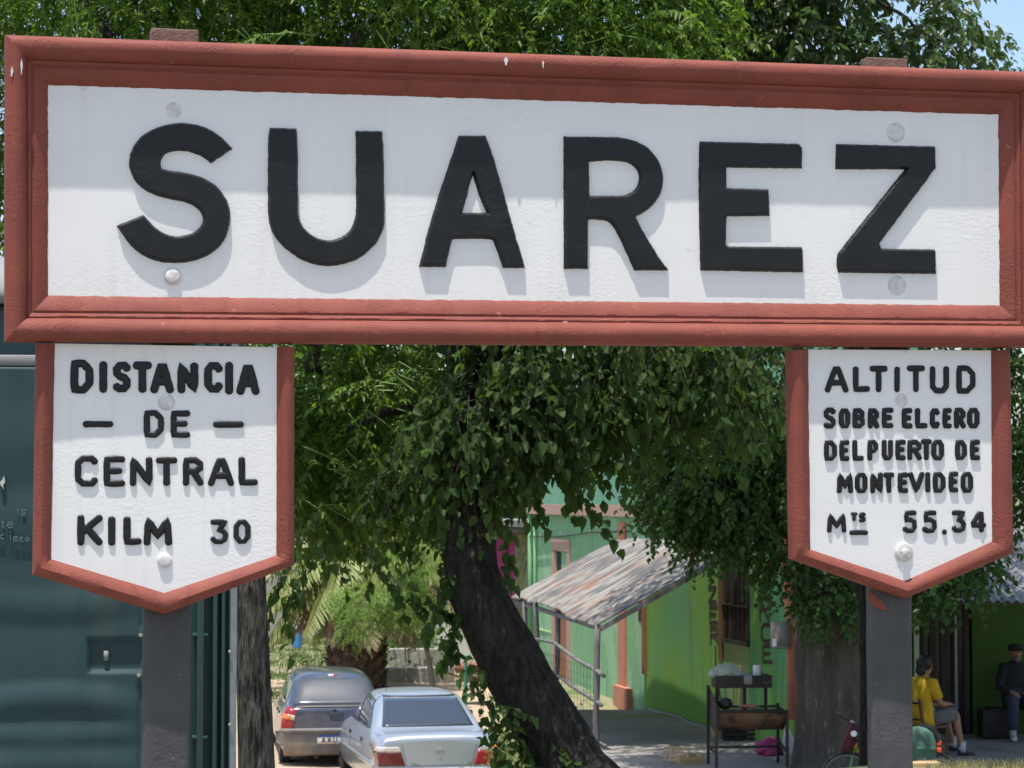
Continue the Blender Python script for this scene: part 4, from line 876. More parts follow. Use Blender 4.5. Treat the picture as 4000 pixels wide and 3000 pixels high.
g.add([dplace(a, c, h_) for a, c in pp] + [dplace(a, c, -.004) for a, c in pp], [tuple(range(8))] + [(i, 8 + i, 8 + (i + 1) % 8, (i + 1) % 8) for i in range(8)]); g.build('paint_chip', M['chip'], door)

# ------------------------------------------------------------------ houses on the right
def wpt(Y, z, off=0.0):   # on the facade line, off metres towards the street
    x = wallX(Y); d = Vector((wallX(Y + .1) - wallX(Y - .1), .2, 0)).normalized(); nrm = Vector((-d.y, d.x, 0)); nrm = nrm if nrm.x < 0 else -nrm
    return Vector((x, Y, z)) + nrm * off
def wall_px(px, py, off=0.0):   # the facade point seen at a picture position
    Y = 30.0
    for _ in range(60):
        lo = wallX(Y); Y = Y + ((wallX(Y) + off * -1) - (px - 2000) / F * Y) / (.27)
        Y = min(50, max(29, Y))
    return Y, EYE + (at(px, py, Y).z - EYE)
def strip(mb, Y0, Y1, z0, z1, th, off=0.0, n=1, z0b=None, z1b=None):
    """a raised slab on the facade between two depths"""
    for i in range(n):
        a, b_ = Y0 + (Y1 - Y0) * i / n, Y0 + (Y1 - Y0) * (i + 1) / n; fa, fb = i / n, (i + 1) / n
        lo = lambda f: z0 + ((z0b if z0b is not None else z0) - z0) * f
        hi = lambda f: z1 + ((z1b if z1b is not None else z1) - z1) * f
        v = [wpt(a, lo(fa), off), wpt(b_, lo(fb), off), wpt(b_, hi(fb), off), wpt(a, hi(fa), off), wpt(a, lo(fa), off + th), wpt(b_, lo(fb), off + th), wpt(b_, hi(fb), off + th), wpt(a, hi(fa), off + th)]
        mb.add(v, [(4, 5, 6, 7), (0, 3, 2, 1), (0, 1, 5, 4), (3, 7, 6, 2), (0, 4, 7, 3), (1, 2, 6, 5)])
hb = wpt(43, .3)
house = empty('green_house', hb, 'mint green house with a dusty pink cornice behind the tin porch', 'house')
YC, YP = 47.8, 38.6
mb = MB(hb); strip(mb, YC, YP, 0.1, 3.80, -5.0)
for i in range(1): pass
mb.build('wall', M['greenwall'], house)
mb = MB(hb); strip(mb, YC - .05, YP + .02, 3.82, 6.6, -4.6, -.25); mb.build('upper_wall', M['greenwall_dark'], house)
mb = MB(hb); strip(mb, YC + .06, YP - .02, 3.70, 3.90, .14, -.02, 4); mb.build('cornice', M['pink'], house)
mb = MB(hb); strip(mb, 41.2, 39.9, 4.05, 5.0, .03, -.25); mb.build('upper_window', M['dark'], house)
# doorway: pink surround, red-brown slatted door
Yd, zd = wall_px(2190, 2180); Ya, _ = wall_px(2168, 2200); Yb, _ = wall_px(2228, 2200)
mb = MB(hb); strip(mb, Ya + .12, Ya - .14, .45, 3.0, .05); strip(mb, Yb + .14, Yb - .12, .45, 3.0, .05); strip(mb, Ya + .12, Yb - .12, 3.0, 3.22, .055); mb.build('door_surround', M['pink'], house)
mb = MB(hb); strip(mb, Ya - .14, Yb + .14, .45, 3.0, .012); dr = mb.build('door', M['wood_red'], house)
mb = MB(hb)
for i in range(6):
    y = Ya - .14 + (Yb - Ya + .28) * (i + .5) / 6; strip(mb, y + .05, y - .05, .5, 2.5, .02, .012)
strip(mb, Ya - .14, Yb + .14, 2.52, 2.58, .03, .012); mb.build('slat_panel', M['wood_red'], dr)
mb = MB(hb); strip(mb, Ya - .2, Yb + .2, 2.6, 2.98, .006, .012); mb.build('fanlight', M['dark'], dr)
# dado edge lines, pale patch of older plaster, drain pipes, pilaster, window by the pilaster
mb = MB(hb)
for (xa, ya, xb, yb) in ((2096, 2454, 2166, 2474), (2238, 2494, 2440, 2556)):
    P_, Q_ = wall_px(xa, ya), wall_px(xb, yb); strip(mb, P_[0], Q_[0], P_[1] - .012, P_[1] + .012, .022, 0, 4, Q_[1] - .012, Q_[1] + .012)
mb.build('dado_edge', M['yellowline'], house)
mb = MB(hb)
for px in (2082, 2100): 
    Y, _ = wall_px(px, 2200); mb.tube([wpt(Y, .4, .06), wpt(Y, 3.66, .06), wpt(Y + .1, 3.69, .02)], .05 if px < 2090 else .035, 8)
mb.build('drain_pipe', M['greenwall'], house, smooth=True)
Yp0, _ = wall_px(2430, 2600); Yp1, _ = wall_px(2458, 2600)
mb = MB(hb); strip(mb, Yp0, Yp1, .5, 3.6, .09); strip(mb, Yp0 + .05, Yp1 - .05 - .35, .40, .78, .16); mb.build('pilaster', M['salmon'], house)
mb = MB(hb); Y0, Y1 = 38.75, 38.3
Yw0, zw0 = wall_px(2470, 2420); Yw1, _ = wall_px(2518, 2440)
strip(mb, Yw0, Yw1, 1.95, 3.0, .02); wn_ = mb.build('window', M['dark'], house)
mb = MB(hb); strip(mb, Yw1 + .0, Yw1 - .10, 1.1, 3.05, .06); mb.build('shutter_edge', M['wood_red'], wn_)
mb = MB(hb)
for (x0, y0) in ((2118, 2095), (2196, 2085), (2313, 2080)):
    Y, z = wall_px(x0, y0); mb.lathe(wpt(Y, z, .02), [(.02, -.04), (.045, -.02), (.03, 0), (.045, .03), (.015, .05)], 8)
mb.build('insulator', M['whitewall'], house, smooth=True)
mb = MB(hb); Y0, z0 = wall_px(2076, 2092); Y1, z1 = wall_px(2313, 2080)
Y2, z2 = wall_px(2480, 2075)
mb.tube([wpt(Y0 + (Y1 - Y0) * i / 8, z0 + (z1 - z0) * i / 8 - .05 * math.sin(math.pi * i / 8), .08) for i in range(9)] + [wpt(Y2, z2, .08)], .012, 5); mb.build('wall_cable', M['iron'], house)

pb = wpt(34.5, PZ)
pizza = empty('pizza_shop', pb, 'lime green shop wall with dark vertical painted lettering beside the elm', 'shop')
mb = MB(pb); strip(mb, YP, 34.0, .3, 4.2, -2.2, 0, 6); strip(mb, 34.0, 31.2, .3, 4.2, -.30, 0, 5); mb.build('wall', M['limewall'], pizza)
mb = MB(pb); strip(mb, YP, 34.0, 4.2, 4.32, -2.2, .08, 1); mb.build('roof', M['zinc_light'], pizza)
# window and the pale panel under it
Ya, z_t = wall_px(2824, 2300); Yb, z_b = wall_px(2925, 2510)
zb_ = wall_px(2870, 2500)[1]
mb = MB(pb); strip(mb, Ya, Yb, zb_, 3.9, .012); pw = mb.build('window', M['dark'], pizza)
mb = MB(pb); strip(mb, Ya + .16, Ya - .02, zb_ - .35, 3.9, .035); mb.build('frame', M['wood_brown'], pw)
mb = MB(pb); strip(mb, Ya, Yb, zb_ - .06, zb_, .05); mb.build('sill', M['iron'], pw)
mb = MB(pb)
for i in range(1, 6): y = Ya + (Yb - Ya) * i / 6; strip(mb, y + .006, y - .006, zb_, 3.9, .02, .012)
strip(mb, Ya, Yb, 2.45, 2.48, .03, .012); mb.build('grille', M['iron'], pw)
mb = MB(pb); strip(mb, Ya - .02, Yb + .02, PZ, zb_ - .065, .01); mb.build('lower_panel', M['panelwall'], pizza)
# lettering painted down the wall
def wcoord(x, y): Y, z = wall_px(x, y); return Y, z
def wplace(u, v, w): return wpt(u, v, .0035 + w)
def column(word_, x_of, tops):
    for ch, (y0, y1) in zip(word_, tops):
        g = MB(pb); xm, hw = x_of((y0 + y1) / 2); glyph(g, ch, (xm - hw, xm + hw, y0, y1), 9, .004, wcoord, wplace, .015, rw=.028); g.build('painted_letter', M['iron'], pizza)
column('PIZZERIA', lambda y: (2780 + (y - 2300) * .047, 19), [(2010, 2080), (2090, 2155), (2165, 2235), (2290, 2355), (2365, 2435), (2446, 2515), (2524, 2602), (2610, 2655)][:8])
g = MB(pb); glyph(g, 'A', (2784, 2816, 2664, 2730), 9, .004, wcoord, wplace, .015, rw=.028); g.build('painted_letter', M['iron'], pizza)
column('RCE', lambda y: (2984 + (y - 2400) * .06, 21), [(2335, 2430), (2437, 2510), (2520, 2590)])
# corner: salmon pipe casing with meter box
Yc = 31.35
mb = MB(pb); cpos = Vector((3.62, 31.2, 0)); mb.tube([Vector((at(3098, 2700, 31).x, 31.0, 1.06)), Vector((at(3092, 2500, 31).x, 31.0, 2.2)), Vector((at(3072, 2280, 31).x, 31.0, 3.3)), Vector((at(3060, 2100, 31).x, 31.0, 4.1))], [.078, .075, .066, .06], 14); mb.build('pipe_casing', M['salmon'], pizza, smooth=True)
mb = MB(pb); c = at(3045, 2480, 30.9); mb.box(c, (.22, .16, .36), rz=-.35, bev=.03); mx = mb.build('meter_box', M['meter'], pizza, smooth='auto')
mb = MB(pb); mb.box(at(3068, 2476, 30.82), (.11, .10, .33), rz=-.2, bev=.03); mb.build('cover', M['meterglass'], mx, smooth='auto')
mb = MB(pb); mb.box(at(3026, 2510, 30.78), (.055, .006, .10), rz=-.35); mb.build('label_sticker', M['paper'], mx)
mb = MB(pb); mb.tube([wpt(37.8 - i * .33, PZ + .015, .1 + .05 * math.sin(i)) for i in range(20)], .018, 6); mb.build('hose', M['alu'], pizza, smooth=True)

# shop on the right, facing the camera, its deep shade darkened into the wall colour
sb_ = Vector((6.3, 33.7, PZ))
shop = empty('corner_shop', sb_, 'lime green shop front, painted shade-dark, with folding doors behind the two seated people', 'shop')
Ys = 33.7; zt = 3.9
xd0, xd1 = at(3575, 2700, Ys).x, at(3800, 2700, Ys).x
mb = MB(sb_); mb.box(((3.9 + xd0) / 2, Ys + 2, (PZ + zt) / 2), (xd0 - 3.9, 4, zt - PZ)); mb.box(((xd1 + 12) / 2, Ys + 2, (PZ + zt) / 2), (12 - xd1, 4, zt - PZ)); mb.box(((xd0 + xd1) / 2, Ys + 2, 3.55), (xd1 - xd0, 4, .7))
mb.build('wall', M['limewall_shaded'], shop)
mb = MB(sb_); mb.box((xd0 + .02, Ys - .02, 1.9), (.07, .05, 2.6)); mb.build('door_post', M['whitewall'], shop)
mb = MB(sb_); n = 9
for i in range(n): x = xd0 + .06 + (xd1 - xd0 - .08) * (i + .5) / n; mb.box((x, Ys + .10 + .03 * (i % 2), 1.9), ((xd1 - xd0) / n * .92, .04, 2.6), rz=.25 * (1 if i % 2 else -1), bev=.006)
fd = mb.build('folding_door', M['doorwood'], shop)
mb = MB(sb_); x = at(3737, 2700, Ys).x; mb.box((x, Ys + .03, 1.9), (.035, .03, 2.6)); mb.build('door_edge', M['alu'], fd)
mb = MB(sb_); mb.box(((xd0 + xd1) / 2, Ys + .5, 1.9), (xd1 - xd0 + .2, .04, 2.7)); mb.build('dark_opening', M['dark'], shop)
mb = MB(sb_); a0, a1 = at(3600, 2350, 30.2), at(4500, 2352, 30.2); rows = []
for i in range(2):
    rows.append([Vector((a0.x + (a1.x - a0.x) * j / 120, 30.2 if i == 0 else Ys, (a0.z if i == 0 else a0.z + 1.2) + .022 * math.sin(j * 1.3))) for j in range(121)])
mb.grid(rows); mb.grid([[p - Vector((0, 0, .02)) for p in r_] for r_ in rows[::-1]]); aw = mb.build('awning', M['zinc_light'], shop, smooth=True)
mb = MB(sb_)
for f in (.03, .5): p = rows[0][0].lerp(rows[1][0], f); mb.box((p.x + 1.6, p.y, p.z - .05), (3.4, .05, .05))
mb.build('rafter', M['wood_brown'], aw)

# magenta house end and ochre stone at the far end of the green house
vb = Vector((-.1, 50, .5))
mag = empty('magenta_house', vb, 'bright magenta house wall with ochre stonework beside the green house', 'house')
mb = MB(vb); a, c = at(1780, 2300, 50).x, at(2012, 2300, 50).x; mb.box(((a + c) / 2, 52, 1.9), (c - a, 4, 3.0)); mb.build('wall', M['magenta'], mag)
mb = MB(vb); a2 = at(2084, 2300, 50).x + .2; rows = []
for i in range(18):
    z = .4 + 2.85 * i / 17; rows.append([Vector((c + .004 + (a2 - c) * j / 12, 49.95 - .10 * abs(noise.noise(Vector((j * .9, z * 2.4, 3)))) - .05, z)) for j in range(13)])
mb.grid(rows); mb.grid([[Vector((p.x, 50.6, p.z)) for p in rows[-1]], rows[-1]]); mb.grid([[Vector((rows[i][0].x, 50.6, rows[i][0].z)) for i in range(18)], [rows[i][0] for i in range(18)]]); mb.build('stone_panel', M['ochre'], mag)
mb = MB(vb); mb.box(((a2 + at(1780, 2300, 50).x) / 2, 51.5, 3.48), (a2 - at(1780, 2300, 50).x + .3, 4.6, .14)); mb.box((a2 - .5, 49.7, 3.33), (.9, .5, .10)); mb.build('roof', M['zinc_light'], mag)
# whitewashed wall and low garden walls
vb = Vector((-1.2, 47, .5))
ww = MB(vb); a, c = at(1678, 2500, 47).x, at(1762, 2500, 47).x
ww.box(((a + c) / 2, 47.1, 1.2), (c - a, .22, 1.75), bev=.02); a3 = at(1920, 2500, 47).x; ww.box(((c + a3) / 2 + .003, 47.9, 1.15), (a3 - c, .2, 1.6), bev=.02); ww.box((c - .1, 47.55, 1.18), (.2, .7, 1.66))
o = ww.build('white_wall', M['whitewall']); o.location = vb; tag(o, 'stained whitewashed garden wall left of the leaning trunk', 'wall')
vb = Vector((-1.6, 43, .4)); lw = MB(vb)
rows = [((1495, 2615), (1740, 2590))]; a, c = at(1490, 2650, 43.4).x, at(1775, 2650, 43.4).x
lw.box(((a + c) / 2, 43.6, .66), (c - a, .3, .36), rz=.03, bev=.02); lw.box(((a + c) / 2 - .1, 44.6, .93), (c - a - .35, .25, .40), bev=.02); lw.box(((a + c) / 2, 43.25, .45), (c - a + .4, .5, .12), bev=.03)
o = lw.build('low_wall', M['lowwall']); o.location = vb; tag(o, 'low stepped concrete wall to the right of the palm', 'wall')
# grey shed far left behind the palm
vb = Vector((-7, 58, 1.0)); sh = MB(vb); sh.box((-6.4, 60, 1.35), (2.6, 2.5, 2.3), bev=.02); o = sh.build('grey_shed', M['lowwall']); o.location = vb; tag(o, 'small grey shed in the shade left of the palm', 'shed')

# ------------------------------------------------------------------ tin porch
qb = Vector((1.1, 31.9, PZ))
porch = empty('tin_porch', qb, 'lean-to porch with a rusty peeling corrugated roof on crooked wooden posts', 'porch')
E0, E1 = Vector((1.17, 31.8, 2.28)), Vector((0.0, 38.75, 2.35))
sag = lambda t: -.06 * math.sin(math.pi * min(1, t * 2.2)) + .05 * math.sin(math.pi * t) 
nu, nv = 220, 26
rows, uvs = [], []
for i in range(nu + 1):
    t = i / nu; e = E0.lerp(E1, t); e.z += sag(t) ; Lr = 2.02 - .25 * t; d = Vector((.985, .14, .535)).normalized() * 1.14
    row = []
    for j in range(nv + 1):
        s_ = j / nv; p = e + d * (Lr * s_ + (.03 * noise.noise(Vector((int(t * 9) * 3.1, 0, 0))) if j == 0 else 0)); p.z += .020 * math.sin(t * 2 * math.pi * 62) + .03 * noise.noise(Vector((t * 8, s_ * 2.5, 1))) + (.022 * (int(t * 9) % 2)); row.append(p)
    rows.append(row)
mb = MB(qb); mb.grid(rows); mb.grid([[p - Vector((0, 0, .012)) for p in r_] for r_ in rows[::-1]])
rf = mb.build('roof', M['zinc'], porch, smooth=True)
uvl = rf.data.uv_layers.new(name='sheet'); idx = np.zeros(len(rf.data.loops), int); rf.data.loops.foreach_get('vertex_index', idx)
k = idx % ((nu + 1) * (nv + 1)); uvl.data.foreach_set('uv', np.stack([(k % (nv + 1)) / nv * 2.3, (k // (nv + 1)) / nu * 7.0], 1).astype(np.float32).ravel())
mb = MB(qb)
for t in (0.0, .985):
    i = int(t * nu); mb.beam(rows[i][0] - Vector((-.05, 0, .06)), rows[i][-1] - Vector((0, 0, .06)), .05, .07)
mb.beam(E0 + Vector((.06, 0, -.06)), E1 + Vector((.06, 0, -.06)), .06, .06); mb.build('rafter', M['wood'], rf)
def porch_post(px_b, py_b, px_t, py_t, Y):
    a, c = at(px_b, py_b, Y), at(px_t, py_t, Y); a.z = min(a.z, gz(a.x, a.y) - .1); mb = MB(qb)
    p = wander(a, c, 7, .05, px_b); mb.tube(p, [.048 - .010 * i / 7 for i in range(8)], 10, wob=.18); mb.build('post', M['wood'], porch, smooth=True)
porch_post(2329, 2940, 2336, 2440, 31.85); porch_post(2165, 2740, 2183, 2355, 35.0); porch_post(2090, 2700, 2092, 2330, 36.6); porch_post(2046, 2680, 2050, 2350, 37.8)
mb = MB(qb)
mb.tube([at(2075, 2493, 36.8), at(2165, 2510, 35.0), at(2250, 2575, 33.4), at(2322, 2614, 32), at(2358, 2640, 31.4)], [.022, .026, .03, .032, .03], 8, wob=.2)
mb.tube([at(2140, 2612, 36), at(2180, 2640, 35.0), at(2250, 2690, 33.4), at(2325, 2735, 32), at(2349, 2755, 31.5)], [.018, .022, .03, .03, .028], 8, wob=.2)
mb.build('rail', M['wood'], porch, smooth=True)
mb = MB(qb)
for i in range(26):
    t = i / 25; a = Vector((1.17, 31.9, 0)).lerp(Vector((.2, 37.6, 0)), t); mb.tube([Vector((a.x, a.y, PZ - .05)), Vector((a.x, a.y, 1.65))], .0028, 4)
for z in np.linspace(.65, 1.63, 9): mb.tube([Vector((1.17, 31.9, z)), Vector((.2, 37.6, z))], .0028, 4)
mb.build('wire_mesh', M['iron'], porch)
# posts and scrap by the verge
p0 = at(1818, 2740, 34.5); gp = MB(p0); gp.tube([p0 + Vector((0, 0, -.35)), at(1820, 2570, 34.5)], .024, 10); gp.lathe(at(1820, 2570, 34.5), [(.03, 0), (.03, .03), (.012, .05)], 10); gp.lathe(at(1819, 2730, 34.5), [(.034, 0), (.034, .03)], 10)
o = gp.build('green_post', M['greenpost'], None, smooth='auto'); o.location = p0; tag(o, 'thin green metal post beside the leaning trunk', 'post')
p0 = at(1860, 2620, 40); sc_ = MB(p0); sc_.tube([at(1780, 2610, 40), at(1900, 2605, 40)], .09, 12); sc_.tube([at(1782, 2610, 40), at(1785, 2610, 40)], .10, 12); o = sc_.build('rusty_pipe', M['rust_pipe'], None, smooth='auto'); o.location = p0; tag(o, 'short rusty pipe lying behind the green metal post', 'pipe')
p0 = at(1840, 2650, 39.5); sc_ = MB(p0); sc_.beam(at(1722, 2622, 39), at(1830, 2655, 39.6), .07, .03); sc_.beam(at(1770, 2600, 40.2), at(1900, 2655, 39.8), .16, .02); sc_.box(at(1860, 2650, 40.1), (.5, .3, .12), rz=.3); o = sc_.build('scrap_boards', M['sheet']); o.location = p0; tag(o, 'weathered boards stacked under the rusty pipe', 'boards')
p0 = at(1160, 2545, 55); bp = MB(p0); bp.tube([p0 - Vector((0, 0, .4)), at(1160, 2440, 55)], .12, 10); o = bp.build('marker_post', M['bluepaint'], None, smooth='auto'); o.location = p0; tag(o, 'blue post with a white top standing in the far grass', 'post')
bp = MB(p0); bp.tube([at(1160, 2441, 55), at(1160, 2400, 55)], .125, 10); bp.build('white_top', M['whitewall'], o)
for px, g_ in ((1110, 1), (1000, 0)): pass
# plank on the embankment edge
pk = Vector((at(3612, 2985, 14.75).x, 14.75, 2.31)); mb = MB(pk); mb.box((pk.x, 14.8, at(3612, 2988, 14.75).z - .03), (.21, .12, .09), rz=.05, bev=.006); o = mb.build('timber_block', M['crate']); o.location = pk; tag(o, 'pale sawn timber block in the grass beside the right sign post', 'timber')
# ------------------------------------------------------------------ cars
def bez(pts, n):   # Catmull-Rom resample
    out = []
    for i in range(len(pts) - 1):
        p0, p1, p2, p3 = [np.array(pts[max(0, min(len(pts) - 1, i + k))], float) for k in (-1, 0, 1, 2)]
        for j in range(n):
            t = j / n; out.append(tuple(.5 * (2 * p1 + (p2 - p0) * t + (2 * p0 - 5 * p1 + 4 * p2 - p3) * t * t + (3 * p1 - p0 - 3 * p2 + p3) * t ** 3)))
    return out + [tuple(pts[-1])]
def car_body(stations):
    """stations: x, zb, yb, ymax, zmid, ybelt, zbelt, yroof, zroof"""
    vs, fs = [], []
    for x, zb, yb, ym, zm, yl, zl, yr, zr in stations:
        half = [(yb, zb), (ym - .02, zb + .10), (ym, zm), (ym - .015, zl - .13), (yl, zl), (yl + (yr - yl) * .55, zl + (zr - zl) * .55), (yr, zr - .035 if zr - zl > .15 else zr), (yr * .5, zr + .012)]
        vs += [(x, y, z) for y, z in half] + [(x, -y, z) for y, z in reversed(half)]
    n = 16; k = len(stations)
    for i in range(k - 1):
        for j in range(n): fs.append((i * n + j, i * n + (j + 1) % n, (i + 1) * n + (j + 1) % n, (i + 1) * n + j))
    for e, rev in ((0, False), (k - 1, True)):
        for j in range(7):
            q = (e * n + j, e * n + 15 - j, e * n + 14 - j, e * n + j + 1); fs.append(q if not rev else tuple(reversed(q)))
    me = bpy.data.meshes.new('cage'); me.from_pydata(vs, [], fs); me.update()
    o = bpy.data.objects.new('cage', me); col.objects.link(o); md = o.modifiers.new('s', 'SUBSURF'); md.levels = 3; md.render_levels = 3
    bpy.context.view_layer.update(); dg = bpy.context.evaluated_depsgraph_get(); m2 = bpy.data.meshes.new_from_object(o.evaluated_get(dg))
    bpy.data.objects.remove(o); bpy.data.meshes.remove(me)
    bm = bmesh.new(); bm.from_mesh(m2); bmesh.ops.recalc_face_normals(bm, faces=bm.faces[:]); bm.to_mesh(m2); t = BVHTree.FromBMesh(bm); bm.free()
    return m2, t
def patch(tree, quad, axis, name, m, parent, n=(10, 8), off=.006, depth=.02, bow=0.0):
    """a raised piece following the body: quad = TL,TR,BR,BL in (y,z) for the rear/front or (x,z) for the sides"""
    A = []; nu, nv = n
    for j in range(nv + 1):
        row = []
        for i in range(nu + 1):
            u, v = i / nu, j / nv
            p = [quad[0][k] * (1 - u) * (1 - v) + quad[1][k] * u * (1 - v) + quad[2][k] * u * v + quad[3][k] * (1 - u) * v for k in (0, 1)]
            p[1] += bow * math.sin(math.pi * u) * (1 - v)
            if axis == 'rear': o, d = Vector((-2, p[0], p[1])), Vector((1, 0, 0))
            elif axis == 'left': o, d = Vector((p[0], 3, p[1])), Vector((0, -1, 0))
            elif axis == 'right': o, d = Vector((p[0], -3, p[1])), Vector((0, 1, 0))
            else: o, d = Vector((7, p[0], p[1])), Vector((-1, 0, 0))
            h = tree.ray_cast(o, d)
            if h[0] is None: h = tree.find_nearest(o + d * 2)
            nn = h[1] if h[1].dot(d) < 0 else -h[1]; row.append((h[0], nn))
        A.append(row)
    mb = MB(); top = [[p + q * off for p, q in r_] for r_ in A]; bot = [[p - q * depth for p, q in r_] for r_ in A]; mb.grid(top)
    for a, b_ in ((top[0], bot[0]), (bot[-1], top[-1])): mb.grid([b_, a])
    mb.grid([[r_[0] for r_ in top], [r_[0] for r_ in bot]]); mb.grid([[r_[-1] for r_ in bot], [r_[-1] for r_ in top]])
    o = mb.build(name, m, parent, smooth='auto')
    bm = bmesh.new(); bm.from_mesh(o.data); bmesh.ops.remove_doubles(bm, verts=bm.verts[:], dist=1e-5); bmesh.ops.recalc_face_normals(bm, faces=bm.faces[:]); bm.to_mesh(o.data); bm.free()
    return o
def mirq(q): return [(-q[1][0], q[1][1]), (-q[0][0], q[0][1]), (-q[3][0], q[3][1]), (-q[2][0], q[2][1])]
def wheel(parent, x, y, r, w):
    sgn = 1 if y > 0 else -1; mb = MB()
    mb.lathe((x, y, r), [(r * .62, -w / 2), (r * .9, -w / 2), (r, -w * .36), (r, w * .36), (r * .9, w / 2), (r * .62, w / 2)], 28, axis='Y'); o = mb.build('wheel', M['rubber'], parent, smooth='auto')
    mb = MB(); mb.lathe((x, y + sgn * .004, r), [(r * .63, -w * .42), (r * .63, w * .42), (r * .5, w * .45), (r * .2, w * .40), (r * .12, w * .48)] if sgn < 0 else [(r * .12, -w * .48), (r * .2, -w * .40), (r * .5, -w * .45), (r * .63, -w * .42), (r * .63, w * .42)], 20, axis='Y'); mb.build('rim', M['alu'], o, smooth='auto')
def lips(parent, pts, r, m, name, par=None):
    mb = MB(); mb.tube(pts, r, 6); return mb.build(name, m, parent)
def mirror_(parent, x, y, z, m):
    mb = MB(); mb.box((x, y, z), (.09, .20, .13), bev=.035); o = mb.build('wing_mirror', m, parent, smooth='auto')
    mb = MB(); mb.box((x - .047, y, z), (.006, .165, .10), bev=.002); mb.build('mirror_glass', M['glass'], o)
def handle(tree, parent, x, z, m):
    patch(tree, [(x - .07, z + .022), (x + .07, z + .022), (x + .07, z - .022), (x - .07, z - .022)], 'left', 'door_handle', m, parent, (4, 2), .014, .01)
def strip_q(x0, z0, x1, z1, w): return [(x0, z0 + w), (x1, z1 + w), (x1, z1), (x0, z0)]

# --- silver saloon
sal = empty('silver_saloon', Vector((0, 0, 0)), 'silver saloon car seen from behind, nearest on the street', 'car')
ST = [(0.00, .40, .62, .74, .56, .70, .865, .48, .90), (0.03, .30, .66, .79, .56, .735, .93, .50, .965), (.16, .25, .70, .815, .56, .745, .955, .50, .985), (.45, .22, .72, .825, .56, .745, .955, .50, .985), (.78, .22, .72, .83, .56, .765, .945, .71, .960), (.88, .22, .72, .83, .56, .755, .94, .70, .99),
      (1.45, .21, .72, .83, .56, .735, .93, .58, 1.355), (1.70, .21, .72, .83, .56, .735, .925, .585, 1.395), (2.4, .21, .72, .83, .56, .735, .92, .58, 1.40), (2.72, .21, .72, .83, .56, .735, .915, .54, 1.36), (3.40, .22, .72, .83, .55, .73, .90, .52, .935), (3.55, .22, .72, .825, .55, .72, .88, .50, .90), (4.2, .24, .70, .80, .50, .68, .78, .45, .80), (4.42, .28, .62, .74, .48, .62, .68, .42, .70), (4.48, .36, .55, .66, .48, .56, .60, .40, .62)]
me, tr = car_body(ST); body = link_mesh('body', me, M['silver'], sal, True)
patch(tr, [(.50, 1.325), (-.50, 1.325), (-.61, 1.0), (.61, 1.0)], 'rear', 'rear_window', M['glass'], sal, (16, 10), .005)
o = patch(tr, [(.49, 1.352), (-.49, 1.352), (-.49, 1.336), (.49, 1.336)], 'rear', 'rear_window_seal', M['carblack'], sal, (14, 2), .006)
for y in (.0,):
    for a in (.36, -.36):
        mb = MB(); mb.box((1.75, a, 1.02), (.10, .36, .36), bev=.09); mb.build('seat_back', M['carblack'], sal, smooth='auto')
for q, nm in (([(1.62, 1.30), (2.32, 1.335), (2.30, .955), (1.28, .955)], 'rear_door_window'), ([(2.38, 1.335), (2.70, 1.31), (3.22, .95), (2.36, .955)], 'front_door_window')):
    patch(tr, q, 'left', nm, M['glass'], sal, (12, 8), .005); patch(tr, q, 'right', nm, M['glass'], sal, (12, 8), .005)
patch(tr, [(1.50, 1.22), (1.58, 1.27), (1.22, .965), (1.10, .965)], 'left', 'quarter_window', M['glass'], sal, (6, 6), .005)
for q in (strip_q(1.20, .955, 1.64, 1.33, .012), strip_q(2.335, .95, 2.35, 1.34, .02)): patch(tr, q, 'left', 'window_seal', M['carblack'], sal, (8, 2), .006)
for x in (1.25, 2.34, 3.28): patch(tr, [(x - .004, .93), (x + .004, .93), (x + .004, .30), (x - .004, .30)], 'left', 'door_gap', M['carblack'], sal, (1, 10), .0015)
patch(tr, [(.25, .60), (3.9, .60), (3.9, .545), (.25, .545)], 'left', 'side_moulding', M['silver'], sal, (30, 2), .016)
handle(tr, sal, 1.42, .80, M['carblack']); handle(tr, sal, 2.5, .80, M['carblack'])
# rear lamps: clear-and-amber strip above red
lq = [(.80, .83), (.53, .83), (.50, .765), (.805, .765)]; lr = [(.805, .762), (.50, .762), (.44, .585), (.805, .585)]
for mir in (0, 1):
    f = mirq if mir else (lambda q: q)
    lamp = patch(tr, f(lr), 'rear', 'tail_light', M['lampred2' if mir else 'lampred'], sal, (12, 8), .012)
    patch(tr, f(lq), 'rear', 'reverse_lens', M['lampclear'], lamp, (12, 4), .012)
    a_ = [(.80, .828), (.70, .828), (.69, .768), (.803, .768)]; patch(tr, f(a_), 'rear', 'indicator_lens', M['lampclear' if not mir else 'lamporange'], lamp, (5, 3), .015)
# boot lid outline, lock, badges, handle groove
for q in ([(.49, .86), (.496, .86), (.425, .585), (.419, .585)], [(-.496, .86), (-.49, .86), (-.419, .585), (-.425, .585)], [(.425, .588), (-.425, .588), (-.425, .582), (.425, .582)]): patch(tr, q, 'rear', 'boot_gap', M['carblack'], sal, (10, 6), .0015)
mb = MB(); h = tr.ray_cast(Vector((-1, -.02, .69)), Vector((1, 0, 0)))[0]; mb.lathe(h, [(.018, -.004), (.018, .006), (.008, .008)], 12, axis='X'); mb.build('boot_lock', M['chrome'], sal)
h = tr.ray_cast(Vector((-1, 0, .795)), Vector((1, 0, 0)))[0]; mb = MB(); mb.tube([h + Vector((-.008, .055, .008)), h + Vector((-.008, .04, -.006)), h + Vector((-.008, .02, .002)), h + Vector((-.008, 0, -.008)), h + Vector((-.008, -.02, .004)), h + Vector((-.008, -.04, -.006)), h + Vector((-.008, -.055, .008)), h + Vector((-.008, -.04, .016)), h + Vector((-.008, .04, .016))], .004, 6); mb.build('badge', M['chrome'], sal)
